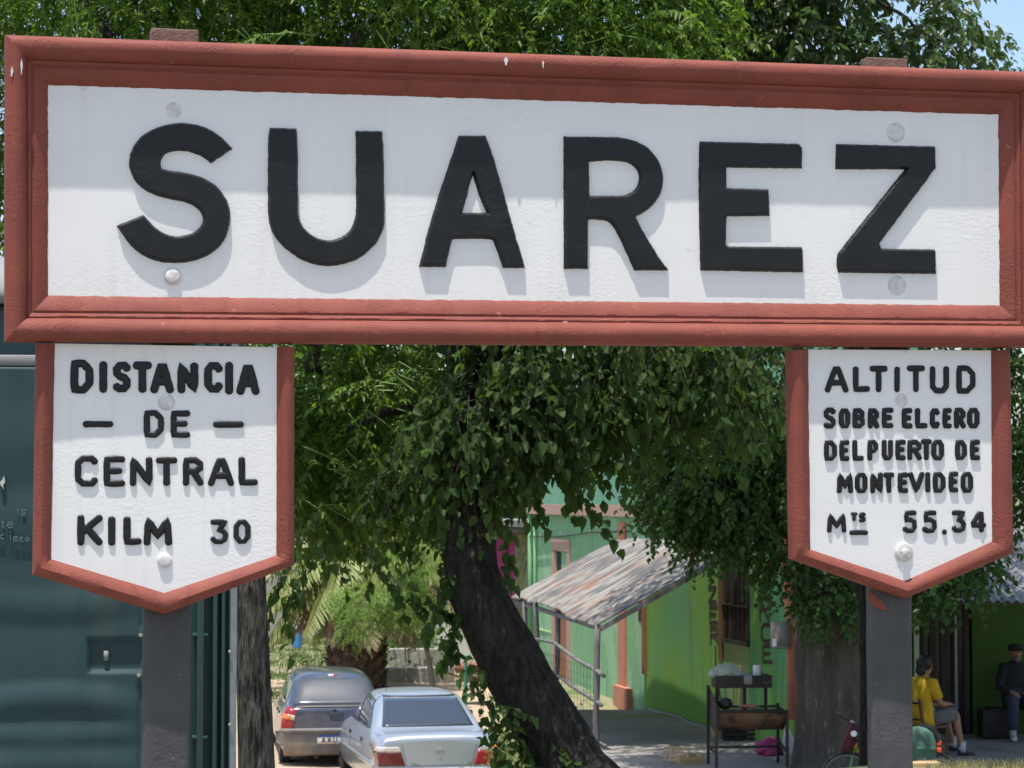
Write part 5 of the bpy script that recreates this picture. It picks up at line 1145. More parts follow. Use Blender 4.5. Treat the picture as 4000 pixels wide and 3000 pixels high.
for (y0, y1, z) in ((.38, .30, .622), (.33, .23, .600)):
    mb = MB()
    for i in range(7):
        y = y0 + (y1 - y0) * i / 7; h = tr.ray_cast(Vector((-1, y, z)), Vector((1, 0, 0)))[0]; mb.box(h + Vector((-.003, 0, 0)), (.006, .008, .016 if i % 2 else .011))
    mb.build('badge', M['tin'], sal)
bm_ = patch(tr, [(.80, .555), (-.80, .555), (-.80, .34), (.80, .34)], 'rear', 'bumper', M['silver'], sal, (24, 8), .055, .01)
for z in (.515, .475): patch(tr, [(.78, z), (-.78, z), (-.78, z - .014), (.78, z - .014)], 'rear', 'bumper_groove', M['carplastic'], bm_, (22, 1), .058, .0)
patch(tr, [(.35, .63), (.52, .63), (.52, .50), (.35, .50)], 'left', 'fuel_cap', M['silver'], sal, (5, 5), .004)
mirror_(sal, 3.02, .92, .95, M['carblack']); mirror_(sal, 3.02, -.92, .95, M['carblack'])
for x in (.85, 3.52):
    for y in (.73, -.73): wheel(sal, x, y, .285, .17)
mb = MB(); mb.tube([Vector((1.6, .45, 1.39)), Vector((1.35, .46, 1.75))], .003, 5); mb.build('aerial', M['carblack'], sal)
PA = at(1475, 2900, 30.6)
sal.rotation_euler = (0, 0, R(90 + 12)); sal.location = Vector((0, 0, 0))
Mx = Matrix.Rotation(R(102), 3, 'Z'); sal.location = Vector((PA.x, 30.6, 0.0)) - Mx @ Vector((0.02, .81, 0)); sal.scale = (1.035,) * 3; sal.location -= Mx @ Vector((0, .018, 0)); sal.location.z = -.13

# --- dark blue hatchback
hat = empty('dark_hatchback', Vector((0, 0, 0)), 'dark blue hatchback, pale with dust and painted glare, with a grey bumper, parked beyond the silver car', 'car')
ST = [(0.00, .40, .58, .70, .55, .66, .86, .45, .90), (0.03, .28, .63, .765, .56, .70, .93, .50, .965), (.10, .24, .68, .795, .56, .715, .96, .52, 1.0), (.22, .23, .70, .80, .56, .715, .955, .53, 1.09), (.52, .22, .70, .805, .56, .715, .95, .54, 1.37), (.72, .22, .70, .805, .56, .715, .945, .55, 1.425), (1.4, .22, .70, .805, .56, .715, .935, .56, 1.44), (2.0, .22, .70, .805, .56, .715, .925, .56, 1.42), (2.2, .22, .70, .805, .56, .71, .92, .55, 1.38), (2.95, .22, .70, .80, .55, .70, .90, .52, .945), (3.4, .24, .68, .78, .52, .66, .82, .48, .85), (3.66, .28, .60, .72, .48, .60, .70, .42, .72), (3.72, .36, .5, .62, .48, .52, .6, .38, .62)]
me, tr = car_body(ST); body = link_mesh('body', me, M['navy'], hat, True)
patch(tr, [(.545, 1.35), (-.545, 1.35), (-.655, 1.005), (.655, 1.005)], 'rear', 'rear_window', M['glass_mist'], hat, (16, 10), .006)
patch(tr, [(.70, .995), (-.70, .995), (-.70, .955), (.70, .955)], 'rear', 'tailgate_strip', M['carblack'], hat, (14, 3), .008)
bl_ = patch(tr, [(.06, 1.395), (-.06, 1.395), (-.06, 1.375), (.06, 1.375)], 'rear', 'brake_light', M['lampclear'], hat, (4, 2), .012); patch(tr, [(-.02, 1.395), (-.065, 1.395), (-.065, 1.375), (-.02, 1.375)], 'rear', 'red_lens', M['lampred2'], bl_, (3, 2), .014)
for q, nm in (([(.62, 1.30), (1.26, 1.36), (1.26, .975), (.42, .985)], 'rear_door_window'), ([(1.34, 1.36), (2.06, 1.335), (2.62, .955), (1.34, .97)], 'front_door_window')):
    patch(tr, q, 'left', nm, M['glass'], hat, (12, 8), .005); patch(tr, q, 'right', nm, M['glass'], hat, (12, 8), .005)
for mir in (0, 1):
    f = mirq if mir else (lambda q: q)
    lamp = patch(tr, f([(.735, 1.03), (.66, .985), (.51, .90), (.80, .86)] if 0 else [(.775, 1.0), (.56, .93), (.62, .64), (.80, .66)]), 'rear', 'tail_light', M['lampred2'], hat, (8, 10), .012)
    patch(tr, f([(.79, .88), (.58, .85), (.59, .78), (.795, .80)]), 'rear', 'indicator_lens', M['lamporange'], lamp, (8, 3), .016)
    patch(tr, f([(.64, .86), (.585, .85), (.595, .78), (.645, .785)]), 'rear', 'reverse_lens', M['lampclear'], lamp, (3, 3), .018)
bm_ = patch(tr, [(.80, .63), (-.80, .63), (-.78, .30), (.78, .30)], 'rear', 'bumper', M['carplastic'], hat, (24, 8), .06, .01)
patch(tr, [(.80, .66), (-.80, .66), (-.80, .60), (.80, .60)], 'rear', 'bumper_ridge', M['carplastic'], bm_, (22, 2), .085, .0)
pl_o = patch(tr, [(.26, .56), (-.26, .56), (-.26, .44), (.26, .44)], 'rear', 'number_plate', M['plate'], hat, (6, 3), .07, .01)
patch(tr, [(.26, .562), (-.26, .562), (-.26, .535), (.26, .535)], 'rear', 'plate_band', M['plateblue'], pl_o, (6, 1), .0725, .01)
for i, ch in enumerate('AAU'):
    g = MB(); yb = .20 - i * .085; hx = tr.ray_cast(Vector((-1, yb, .48)), Vector((1, 0, 0)))[0].x - .0715
    glyph(g, ch, (yb, yb - .06, 0, -.075) if 0 else (0, 60, 0, 75), 14, .003, lambda x, y, yb=yb: (x / 1000, -y / 1000), lambda u, v, w, yb=yb, hx=hx: Vector((hx - w, yb - u, .527 + v)), .0); g.build('plate_letter', M['carblack'], pl_o)
patch(tr, [(.575, .94), (.585, .94), (.64, .66), (.63, .66)], 'rear', 'tailgate_gap', M['carblack'], hat, (2, 8), .002)
mb = MB(); h = tr.ray_cast(Vector((-1, 0, .90)), Vector((1, 0, 0)))[0]; mb.lathe(h, [(.035, -.006), (.035, .006), (.02, .008)], 16, axis='X'); mb.build('badge', M['carblack'], hat)
for x in (1.30,): patch(tr, [(x - .004, .93), (x + .004, .93), (x + .004, .30), (x - .004, .30)], 'left', 'door_gap', M['carblack'], hat, (1, 10), .0015)
handle(tr, hat, .95, .83, M['carblack']); handle(tr, hat, 1.45, .83, M['carblack'])
mirror_(hat, 2.42, .90, .97, M['carblack']); mirror_(hat, 2.42, -.90, .97, M['carblack'])
mb = MB(); mb.tube([Vector((.3, .25, .24)), Vector((-.02, .27, .24))], .03, 10); mb.build('exhaust_pipe', M['iron'], hat, smooth=True)
for x in (.68, 3.0):
    for y in (.70, -.70): wheel(hat, x, y, .275, .16)
PA = at(1100, 2820, 34.0); Mx = Matrix.Rotation(R(90 + 8.6), 3, 'Z'); hat.rotation_euler = (0, 0, R(98.6)); hat.location = Vector((PA.x, 34.0, 0)) - Mx @ Vector((.02, .78, 0)); hat.location.z = -.02
# ------------------------------------------------------------------ street things
def blob(c, r, m, name, parent=None, seed=0, amp=.3, base=(0, 0, 0), flat=None, sub=4):
    bm = bmesh.new(); bmesh.ops.create_icosphere(bm, subdivisions=sub, radius=1.0)
    for v in bm.verts:
        d = v.co.normalized(); k = 1 + amp * noise.noise(d * 1.7 + Vector((seed, 0, 0))) + amp * .4 * noise.noise(d * 5 + Vector((seed, 3, 0))) + amp * .25 * abs(noise.noise(d * 9 + Vector((0, seed, 0))))
        p = Vector((d.x * r[0], d.y * r[1], d.z * r[2])) * k
        if flat is not None: p.z = max(p.z, -r[2] * flat)
        v.co = Vector(c) + p - Vector(base)
    me = bpy.data.meshes.new(name); bm.to_mesh(me); bm.free(); return link_mesh(name, me, m, parent, True)

# --- barrel grill
gb_ = Vector((3.02, 29.75, PZ))
grill = empty('barrel_grill', gb_, 'black and rusty half barrel grill with a raised shelf in front of the lime wall', 'grill', None, R(7))
mb = MB(); rows = []; Lb, rb = .88, .235; zb = .70
for i in range(19):
    x = -Lb / 2 + Lb * i / 18; rows.append([Vector((x, math.cos(a) * rb * (1.03 if i in (5, 12) else 1), zb + math.sin(a) * rb * (1.03 if i in (5, 12) else 1))) for a in [math.pi + math.pi * j / 20 for j in range(21)]])
mb.grid(rows); mb.grid([[Vector((p.x, p.y * .96, zb + (p.z - zb) * .96)) for p in r_] for r_ in rows[::-1]])
mb.mi = [0] * len(mb.f); mb.build('barrel', M['barrel'], grill, smooth=True)
for x in (-Lb / 2 - .004, Lb / 2 + .004):
    mb = MB(); n0 = len(mb.v); pts = [Vector((x, math.cos(a) * rb * 1.04, zb + math.sin(a) * rb * 1.04)) for a in [math.pi + math.pi * j / 20 for j in range(21)]] + [Vector((x, rb, zb + (.30 if x < 0 else .06))), Vector((x, -rb, zb + (.08 if x < 0 else .02)))]
    mb.add(pts + [p + Vector((.008, 0, 0)) for p in pts], [tuple(range(23)), tuple(range(45, 22, -1))] + [(i, 23 + i, 23 + (i + 1) % 23, (i + 1) % 23) for i in range(23)]); mb.build('end_plate', M['iron'], grill)
for x, y, h in ((-.46, -.25, .80), (-.46, .25, 1.02), (.46, -.25, .74), (.46, .25, .78)):
    mb = MB(); mb.beam((x, y, 0), (x, y, h), .034, .034); mb.build('leg', M['iron_rust' if y < 0 else 'iron'], grill)
mb = MB(); mb.beam((-.46, .25, .22), (.46, .25, .22), .028); mb.beam((-.46, -.25, .20), (-.46, .25, .22), .022); mb.beam((.46, -.25, .20), (.46, .25, .30), .03); mb.beam((-.46, -.25, .72), (.46, -.25, .72), .022); mb.beam((-.46, .25, .74), (.46, .25, .74), .022); mb.build('crossbar', M['iron'], grill)
mb = MB()
for i in range(22): mb.beam((-.42 + i * .04, -.23, zb + .03), (-.42 + i * .04, .23, zb + .05), .007)
mb.beam((-.43, -.23, zb + .03), (.43, -.23, zb + .03), .014); mb.beam((-.43, .23, zb + .05), (.43, .23, zb + .05), .014); mb.build('grate', M['iron'], grill)
sh = MB(); sh.box((-.02, .24, 1.00), (.74, .30, .02)); sh.box((-.02, .10, 1.07), (.74, .016, .16)); sh.box((-.02, .385, 1.07), (.74, .016, .16)); sh.box((-.385, .2425, 1.07), (.014, .27, .16)); sh.box((.345, .2425, 1.07), (.014, .27, .16))
shelf = sh.build('shelf', M['iron'], grill)
for x in (-.34, .02, .30): mb = MB(); mb.beam((x, .25, .70), (x, .25, 1.0), .04); mb.build('shelf_support', M['iron'], grill)
GM = Matrix.Rotation(R(7), 3, 'Z')
def gp_(x, y, z): return gb_ + GM @ Vector((x, y, z))
mt = blob(gp_(.02, -.02, zb + .07), (.12, .07, .02), M['meat'], 'meat', None, 5, .4, gp_(.02, -.02, zb + .05)); mt.location = gp_(.02, -.02, zb + .05); tag(mt, 'strip of red meat cooking on the barrel grill', 'meat')
ct = blob(gp_(-.28, .02, zb + .10), (.09, .09, .075), M['iron'], 'cooking_pot', None, 6, .08, gp_(-.28, .02, zb + .05)); ct.location = gp_(-.28, .02, zb + .05); tag(ct, 'small blackened pot at the left end of the grill', 'pot')
c = gp_(-.22, .24, 1.17); bg_ = blob(c, (.20, .12, .12), M['plastic_clear'], 'bread_bag', None, 11, .35, c, .7); bg_.location = c; tag(bg_, 'cloudy clear plastic bag of bread on the grill shelf', 'bag')
blob(c + Vector((-.05, -.05, -.02)), (.06, .05, .06), M['bread'], 'bread_roll', bg_, 2, .12, c)
c = gp_(.18, .22, 1.01); mb = MB(c); mb.lathe(c, [(.05, 0), (.052, .005), (.052, .26), (.02, .262), (.02, .25)], 18); o = mb.build('paper_roll', M['paper'], None, smooth='auto'); o.location = c; tag(o, 'white paper towel roll standing on the grill shelf', 'paper roll')
c = gp_(.245, .30, 1.01); mb = MB(c); mb.lathe(c, [(.028, 0), (.028, .16), (.012, .20), (.012, .25), (.004, .255)], 14); o = mb.build('sauce_bottle', M['lampred'], None, smooth='auto'); o.location = c; tag(o, 'red sauce bottle behind the paper roll', 'bottle')
c = gp_(.29, .15, 1.01); mb = MB(c); mb.lathe(c + Vector((0, 0, .08)), [(.05, -.03), (.062, 0), (.062, .05), (.055, .055), (.05, .0)], 16, rot=Matrix.Rotation(R(70), 3, 'X')); mb.box(c + Vector((0, 0, .035)), (.09, .08, .07), bev=.01); o = mb.build('food_tub', M['label_tub'] if 'label_tub' in M else M['cream'], None, smooth='auto'); o.location = c; tag(o, 'round pale tub at the right end of the grill shelf', 'tub')
c = gp_(-.08, .20, 1.01); mb = MB(c); mb.box(c + Vector((.1, 0, .085)), (.17, .2, .13), bev=.02); o = mb.build('metal_tin', M['tin'], None, smooth='auto'); o.location = c; tag(o, 'dark metal tin on the grill shelf beside the bread bag', 'tin')

# --- bags, boxes and a broken crate on the pavement
c = Vector((at(3005, 2960, 31).x, 31.0, PZ)); o = blob(c + Vector((0, 0, .10)), (.21, .16, .13), M['pinkbag'], 'plastic_bag', None, 3, .35, c, .75); o.location = c; tag(o, 'crumpled magenta plastic bag on the pavement behind the grill', 'bag')
c = Vector((at(3078, 2960, 30.9).x, 30.9, PZ)); o = blob(c + Vector((0, 0, .16)), (.075, .08, .20), M['whitebag'], 'plastic_bag', None, 8, .25, c, .8); o.location = c; tag(o, 'white plastic sack standing against the elm trunk', 'bag')
c = Vector((at(2808, 2880, 33.3).x, 33.3, PZ)); mb = MB(c); mb.box(c + Vector((0, 0, .09)), (.17, .16, .18), rz=.3, bev=.008); o = mb.build('cardboard_box', M['crate']); o.location = c; tag(o, 'small cardboard box at the foot of the lime wall', 'box')
c = Vector((at(2900, 2880, 32.9).x, 32.9, PZ)); mb = MB(c)
for z in (.03, .10, .17): 
    for s_ in (-1, 1): mb.box(c + Vector((0, s_ * .14, z)), (.56, .014, .05)); mb.box(c + Vector((s_ * .28, 0, z)), (.014, .27, .05))
for s_ in (-1, 1):
    for q in (-1, 1): mb.box(c + Vector((s_ * .265, q * .125, .11)), (.03, .03, .22))
mb.box(c + Vector((0, 0, .012)), (.54, .26, .012)); o = mb.build('dark_crate', M['iron']); o.location = c; tag(o, 'low black crate under the grill against the wall', 'crate')
c = Vector((at(2668, 2990, 29.9).x, 29.9, PZ)); mb = MB(c); T = Matrix.Rotation(R(-18), 3, 'Z') @ Matrix.Rotation(R(48), 3, 'X')
for i in range(5): mb.box(c + Vector((-.08, .05, .13)) + T @ Vector((-.15 + i * .075, 0, 0)), (.022, .24, .006), rot=T)
for j in range(4): mb.box(c + Vector((-.08, .05, .13)) + T @ Vector((0, -.10 + j * .066, .007)), (.34, .016, .006), rot=T)
T2 = Matrix.Rotation(R(20), 3, 'Z')
for z in (.03, .085): mb.box(c + T2 @ Vector((.08, -.08, z)), (.32, .008, .045), rot=T2)
mb.box(c + T2 @ Vector((.08, .08, .06)), (.32, .008, .10), rot=T2)
for s_ in (-1, 1): mb.box(c + T2 @ Vector((.08 + s_ * .155, 0, .07)), (.022, .15, .14 + .03 * s_), rot=T2)
for i in range(4): mb.box(c + T2 @ Vector((.08, -.06 + i * .04, .006)), (.30, .03, .006), rot=T2)
o = mb.build('broken_crate', M['crate']); o.location = c; tag(o, 'broken slatted wooden fruit crate lying on the pavement', 'crate')

# --- people
def skin_body(name, nodes, edges, parent, base, m, root='pelvis', sub=2):
    keys = list(nodes); me = bpy.data.meshes.new(name); me.from_pydata([tuple(Vector(nodes[k][0]) - Vector(base)) for k in keys], [(keys.index(a), keys.index(b_)) for a, b_ in edges], [])
    o = bpy.data.objects.new(name, me); col.objects.link(o); md = o.modifiers.new('skin', 'SKIN'); md.use_smooth_shade = True
    sk = me.skin_vertices[0].data
    for i, k in enumerate(keys):
        r = nodes[k][1]; sk[i].radius = (r, r) if not isinstance(r, tuple) else r; sk[i].use_root = (k == root)
    s = o.modifiers.new('sub', 'SUBSURF'); s.levels = sub; s.render_levels = sub
    bpy.context.view_layer.update(); dg = bpy.context.evaluated_depsgraph_get(); m2 = bpy.data.meshes.new_from_object(o.evaluated_get(dg)); bpy.data.objects.remove(o); bpy.data.meshes.remove(me)
    m2.name = name; m2.materials.clear(); return link_mesh(name, m2, m, parent, True)
def hand(nodes, edges, pre, wrist, d, side, curl):
    """palm, four unequal bent fingers and a thumb from the side of the palm"""
    d = d.normalized(); side = (side - d * side.dot(d)).normalized(); up = d.cross(side)
    nodes[pre + 'palm'] = (wrist + d * .05, (.034, .022)); edges.append((pre + 'wrist', pre + 'palm'))
    for i, (ofs, ln) in enumerate(((.030, .072), (.010, .080), (-.010, .074), (-.029, .058))):
        a = wrist + d * .085 + side * ofs; b_ = a + d * ln * .5 - up * ln * .15 * curl; e = b_ + (d * (1 - .6 * curl) - up * curl).normalized() * ln * .5
        nodes[f'{pre}k{i}'] = (a, .0105); nodes[f'{pre}m{i}'] = (b_, .0095); nodes[f'{pre}t{i}'] = (e, .0075)
        edges += [(pre + 'palm', f'{pre}k{i}'), (f'{pre}k{i}', f'{pre}m{i}'), (f'{pre}m{i}', f'{pre}t{i}')]
    t0 = wrist + d * .03 + side * .036; t1 = t0 + (d * .8 + side * .7).normalized() * .035; t2 = t1 + (d * .95 + side * .1 - up * .3 * curl).normalized() * .03
    nodes[pre + 'h0'] = (t0, .012); nodes[pre + 'h1'] = (t1, .011); nodes[pre + 'h2'] = (t2, .009); edges += [(pre + 'palm', pre + 'h0'), (pre + 'h0', pre + 'h1'), (pre + 'h1', pre + 'h2')]
def ring_loft(mb, rings, n=20):
    rows = []
    for c, a, hw, b_, hd in rings:
        rows.append([Vector(c) + Vector(a) * hw * math.cos(t) * (1 + .06 * noise.noise(Vector((math.cos(t) * 2.5, math.sin(t) * 2.5, c[2] * 11)))) + Vector(b_) * hd * math.sin(t) * (1 + .05 * noise.noise(Vector((math.cos(t) * 3, math.sin(t) * 3, c[2] * 12)))) for t in [2 * math.pi * j / n for j in range(n)]])
    mb.grid(rows, closed_u=True)
    k = len(rows); n0 = len(mb.v) - k * n; mb.f += [[n0 + j for j in reversed(range(n))], [n0 + (k - 1) * n + j for j in range(n)]]; mb.mi += [0, 0]
def seated(O, f, floor, label, cfg):
    f = Vector((f[0], f[1], 0)).normalized(); r = Vector((f.y, -f.x, 0)); Z = Vector((0, 0, 1)); O = Vector((O[0], O[1], floor))
    P = lambda a, b_, z: O + f * a + r * b_ + Z * z
    root = empty('person', O, label, 'person'); N, E = {}, []
    N['pelvis'] = (P(0, 0, .53), .125); N['waist'] = (P(-.03, 0, .70), .115); N['chest'] = (P(-.03, 0, .88), .13); N['neck0'] = (P(-.01, 0, 1.03), .065); N['neck'] = (P(.01, 0, 1.09), .052)
    N['jaw'] = (P(.035, 0, 1.15), .064); N['head'] = (P(.025, 0, 1.215), .088); N['crown'] = (P(.015, 0, 1.27), .070)
    E += [('pelvis', 'waist'), ('waist', 'chest'), ('chest', 'neck0'), ('neck0', 'neck'), ('neck', 'jaw'), ('jaw', 'head'), ('head', 'crown')]
    N['nose'] = (P(.125, 0, 1.19), .012); E.append(('head', 'nose'))
    for s, k in ((1, 'R'), (-1, 'L')):
        N[k + 'ear'] = (P(.01, s * .082, 1.20), .018); E.append(('head', k + 'ear'))
        N[k + 'sh'] = (P(-.015, s * .17, 1.00), .058); el = P(*cfg[k + 'el']); wr = P(*cfg[k + 'wr']); N[k + 'el'] = (el, .043); N[k + 'wrist'] = (wr, .030); N[k + 'fm'] = ((el * .6 + wr * .4), .041)
        E += [('chest', k + 'sh'), (k + 'sh', k + 'el'), (k + 'el', k + 'fm'), (k + 'fm', k + 'wrist')]
        hand(N, E, k, wr, (wr - el), f.cross(Z) * (-s) if True else r, .6)
        N[k + 'hip'] = (P(.05, s * .10, .51), .092); kn = P(*cfg[k + 'kn']); an = P(*cfg[k + 'an']); N[k + 'kn'] = (kn, .062); N[k + 'cf'] = (kn * .62 + an * .38 - f * .02, .057); N[k + 'an'] = (an, .038)
        td = Vector(cfg.get(k + 'toe', (1, .15 * s))); tdv = (f * td[0] + r * td[1]).normalized(); N[k + 'heel'] = (an - Z * .04 - tdv * .03, .034); N[k + 'toe'] = (an - Z * .055 + tdv * .13, .030)
        E += [('pelvis', k + 'hip'), (k + 'hip', k + 'kn'), (k + 'kn', k + 'cf'), (k + 'cf', k + 'an'), (k + 'an', k + 'heel'), (k + 'heel', k + 'toe')]
        # shoe
        mb = MB(O); up = Z; sd = tdv.cross(Z)
        ring_loft(mb, [(an - Z * .075 - tdv * .065, sd, .012, Z, .02), (an - Z * .055 - tdv * .055, sd, .034, Z, .038), (an - Z * .045 - tdv * .02, sd, .042, Z, .052), (an - Z * .05 + tdv * .04, sd, .044, Z, .046), (an - Z * .065 + tdv * .10, sd, .047, Z, .034), (an - Z * .072 + tdv * .16, sd, .040, Z, .026), (an - Z * .078 + tdv * .195, sd, .015, Z, .014)], 14)
        mb.build('shoe', M[cfg['shoe']], root, smooth=True)
        mb = MB(O); mb.tube([an + Z * .10 + (kn - an).normalized() * 0, an + Z * .03, an - Z * .04], [.052, .047, .05], 12); mb.build('sock', M['sock'], root, smooth=True)
    body = skin_body('body', N, E, root, O, M['skin'])
    # shirt
    mb = MB(O); ring_loft(mb, [(P(*c), r, hw, f, hd) for c, hw, hd in cfg['shirt']], 26)
    for s, k in ((1, 'R'), (-1, 'L')):
        a, e, w = N[k + 'sh'][0], N[k + 'el'][0], N[k + 'wrist'][0]
        pts = [P(-.015, s * .12, 1.00), a, a.lerp(e, .35), a.lerp(e, .75)] + ([e, e.lerp(w, .5), e.lerp(w, .93)] if cfg['long'] else [])
        mb.tube(pts, [.07, .082, .074, .073] + ([.062, .056, .048] if cfg['long'] else []), 14, wob=.08)
    mb.build('shirt', M[cfg['top']], root, smooth=True)
    mb = MB(O); ring_loft(mb, [(P(-.02, 0, .46), r, .15, f, .10), (P(0, 0, .50), r, .185, f, .135), (P(0, 0, .60), r, .175, f, .125), (P(-.01, 0, .70), r, .15, f, .11)], 20)
    for s, k in ((1, 'R'), (-1, 'L')):
        h, kn, an = N[k + 'hip'][0], N[k + 'kn'][0], N[k + 'an'][0]
        pts = [h - f * .04, h.lerp(kn, .4), h.lerp(kn, .9)] + ([kn + f * .01, kn.lerp(an, .5), kn.lerp(an, .9)] if cfg['trousers'] else [])
        mb.tube(pts, [.105, .100, .098] + ([.082, .078, .076] if cfg['trousers'] else []), 16, wob=.06)
    mb.build('trousers' if cfg['trousers'] else 'shorts', M[cfg['bottom']], root, smooth=True)
    return root, P, f, r, body, O
yo = at(3622, 2940, 30.6)
root, P, f, r, body, O = seated((yo.x, 30.75), (.86, .5), PZ, 'person in yellow T-shirt and grey shorts sitting on a wooden chair, seen from behind', dict(
    Rel=(.07, .23, .72), Rwr=(.30, .12, .70), Lel=(.06, -.22, .72), Lwr=(.30, -.10, .66), Rkn=(.42, .13, .58), Ran=(.50, .16, .10), Lkn=(.43, -.10, .60), Lan=(.62, -.16, .13), shoe='shoe', long=False, top='yellow', bottom='shorts', trousers=False,
    shirt=[((-.02, 0, .42), .185, .125), ((-.03, 0, .50), .195, .14), ((-.04, 0, .62), .178, .125), ((-.05, 0, .78), .178, .118), ((-.045, 0, .92), .195, .118), ((-.03, 0, 1.00), .19, .10), ((-.02, 0, 1.045), .13, .082), ((-.01, 0, 1.075), .068, .066)]))
hr = blob(P(-.005, 0, 1.245), (.104, .104, .112), M['hair'], 'hair', root, 4, .12, O, None)
blob(P(-.055, 0, 1.16), (.075, .075, .08), M['hair'], 'hair', root, 9, .15, O)
# chair
cb_ = O.copy(); ch = empty('wooden_chair', cb_, 'brown wooden chair under the person in yellow', 'chair')
mb = MB(cb_); Mr = Matrix((f, -r, Vector((0, 0, 1)))).transposed()
mb.box(P(.03, 0, .415), (.42, .42, .035), rot=Mr, bev=.008); mb.build('seat', M['wood_brown'], ch, smooth='auto')
for a, s in ((.21, 1), (.21, -1), (-.17, 1), (-.17, -1)):
    mb = MB(cb_); mb.beam(P(a, s * .19, 0), P(a, s * .19, .40), .036); mb.build('leg', M['wood_brown'], ch)
for s in (1, -1):
    mb = MB(cb_); mb.beam(P(-.185, s * .19, .40), P(-.25, s * .19, .80), .034, .03); mb.build('back_post', M['wood_brown'], ch)
mb = MB(cb_); mb.beam(P(-.245, -.17, .735), P(-.245, .17, .735), .11, .018); mb.beam(P(-.215, -.17, .52), P(-.215, .17, .52), .04, .018); mb.build('backrest', M['dark'], ch)
mb = MB(cb_); mb.beam(P(.21, -.19, .36), P(.21, .19, .36), .03, .05); mb.beam(P(-.17, .19, .2), P(.21, .19, .2), .025); mb.beam(P(-.17, -.19, .2), P(.21, -.19, .2), .025); mb.build('stretcher', M['wood_brown'], ch)
# second person, by the wall, facing the camera
bo = at(3970, 2880, 33.15)
root, P, f, r, body, O = seated((bo.x, 33.15), (.05, -1), PZ + .02, 'bearded person in a black sweater, cap and jeans sitting by the green wall', dict(
    Rel=(.06, .25, .72), Rwr=(.27, .13, .66), Lel=(.06, -.25, .72), Lwr=(.26, -.12, .66), Rkn=(.40, .15, .55), Ran=(.42, .16, .10), Lkn=(.42, -.13, .56), Lan=(.40, -.12, .10), shoe='shoe_white', long=True, top='blackcloth', bottom='denim', trousers=True,
    shirt=[((-.02, 0, .46), .19, .13), ((-.03, 0, .55), .20, .145), ((-.04, 0, .70), .195, .14), ((-.04, 0, .85), .20, .13), ((-.035, 0, .95), .205, .12), ((-.02, 0, 1.02), .19, .10), ((-.01, 0, 1.06), .12, .08), ((0, 0, 1.095), .066, .064)]))
mb = MB(O); ring_loft(mb, [(P(.02, 0, 1.235), r, .104, f, .115), (P(.02, 0, 1.27), r, .112, f, .12), (P(.01, 0, 1.305), r, .105, f, .11), (P(0, 0, 1.33), r, .06, f, .06)], 20); ring_loft(mb, [(P(.09, 0, 1.243), r, .085, f, .085), (P(.095, 0, 1.252), r, .086, f, .09)], 16); mb.build('cap', M['blackcloth'], root, smooth=True)
M['beard'] = mat('grey_beard', (.16, .145, .13), .95, bump=.5, bscale=80)
blob(P(.085, 0, 1.125), (.05, .062, .05), M['beard'], 'beard', root, 7, .15, O)
for s in (1, -1):
    mb = MB(O); mb.lathe(P(.108, s * .033, 1.215), [(.0005, -.012), (.010, -.006), (.012, 0), (.010, .006), (.0005, .012)], 10); mb.build('eye', M['hair'], root, smooth=True)
bb = O.copy(); mb = MB(bb); mb.box(P(-.02, .32, .20), (.40, .34, .40), rot=Matrix((r, f, Vector((0, 0, 1)))).transposed(), bev=.02); mb.box(P(-.03, -.1, .40), (1.0, .36, .05), rot=Matrix((r, f, Vector((0, 0, 1)))).transposed(), bev=.01); mb.box(P(-.02, -.50, .19), (.10, .32, .37), rot=Matrix((r, f, Vector((0, 0, 1)))).transposed(), bev=.01)
o = mb.build('dark_bench', M['iron'], None, smooth='auto'); o.location = bb; tag(o, 'low dark bench under the person in black', 'bench')

# --- touring bicycle behind the right post
YB = 27.7; zg = gz(4.6, YB); bk = Vector(((3466 - 2000) / 9000 * YB, YB, zg))
bike = empty('bicycle', bk, 'yellow and green touring bicycle leaning behind the right sign post', 'bicycle')
xr, xf = (3633 - 2000) / 9000 * YB, (3300 - 2000) / 9000 * YB
W = lambda x, z, y=0: Vector((x, YB + y, zg + z))
for x in (xr, xf):
    mb = MB(bk); mb.tube([W(x + .322 * math.cos(a), .335 + .322 * math.sin(a)) for a in [2 * math.pi * i / 40 for i in range(40)]], .020, 8, closed=True); wo = mb.build('wheel', M['rubber'], bike, smooth=True)
    mb = MB(bk); mb.tube([W(x + .297 * math.cos(a), .335 + .297 * math.sin(a)) for a in [2 * math.pi * i / 40 for i in range(40)]], .009, 6, closed=True); mb.build('rim', M['alu'], wo, smooth=True)
    mb = MB(bk)
    for i in range(18): a = 2 * math.pi * i / 18; mb.tube([W(x, .335, .02 * (-1) ** i), W(x + .29 * math.cos(a), .335 + .29 * math.sin(a))], .0016, 4)
    mb.tube([W(x, .335, -.05), W(x, .335, .05)], .02, 8); mb.build('spokes', M['tin'], wo)
mb = MB(bk); bbk = (xr - .44, .29); st_ = (xr - .34, .80); hd0, hd1 = (xf + .13, .86), (xf + .09, .72)
for a, c, rr in ((bbk, st_, .017), (bbk, hd1, .019), (st_, hd0, .016), (hd0, hd1, .022), ((xr, .335), bbk, .010), ((xr, .335), (st_[0], .75), .009)): mb.tube([W(*a), W(*c)], rr, 10)
mb.build('frame', M['bikeyellow'], bike, smooth=True)
mb = MB(bk); mb.tube([W(*hd1), W(xf + .06, .6), W(xf, .335, -.05)], [.016, .014, .009], 8); mb.tube([W(*hd1), W(xf + .06, .6), W(xf, .335, .05)], [.016, .014, .009], 8); mb.build('fork', M['bikegreen'], bike, smooth=True)
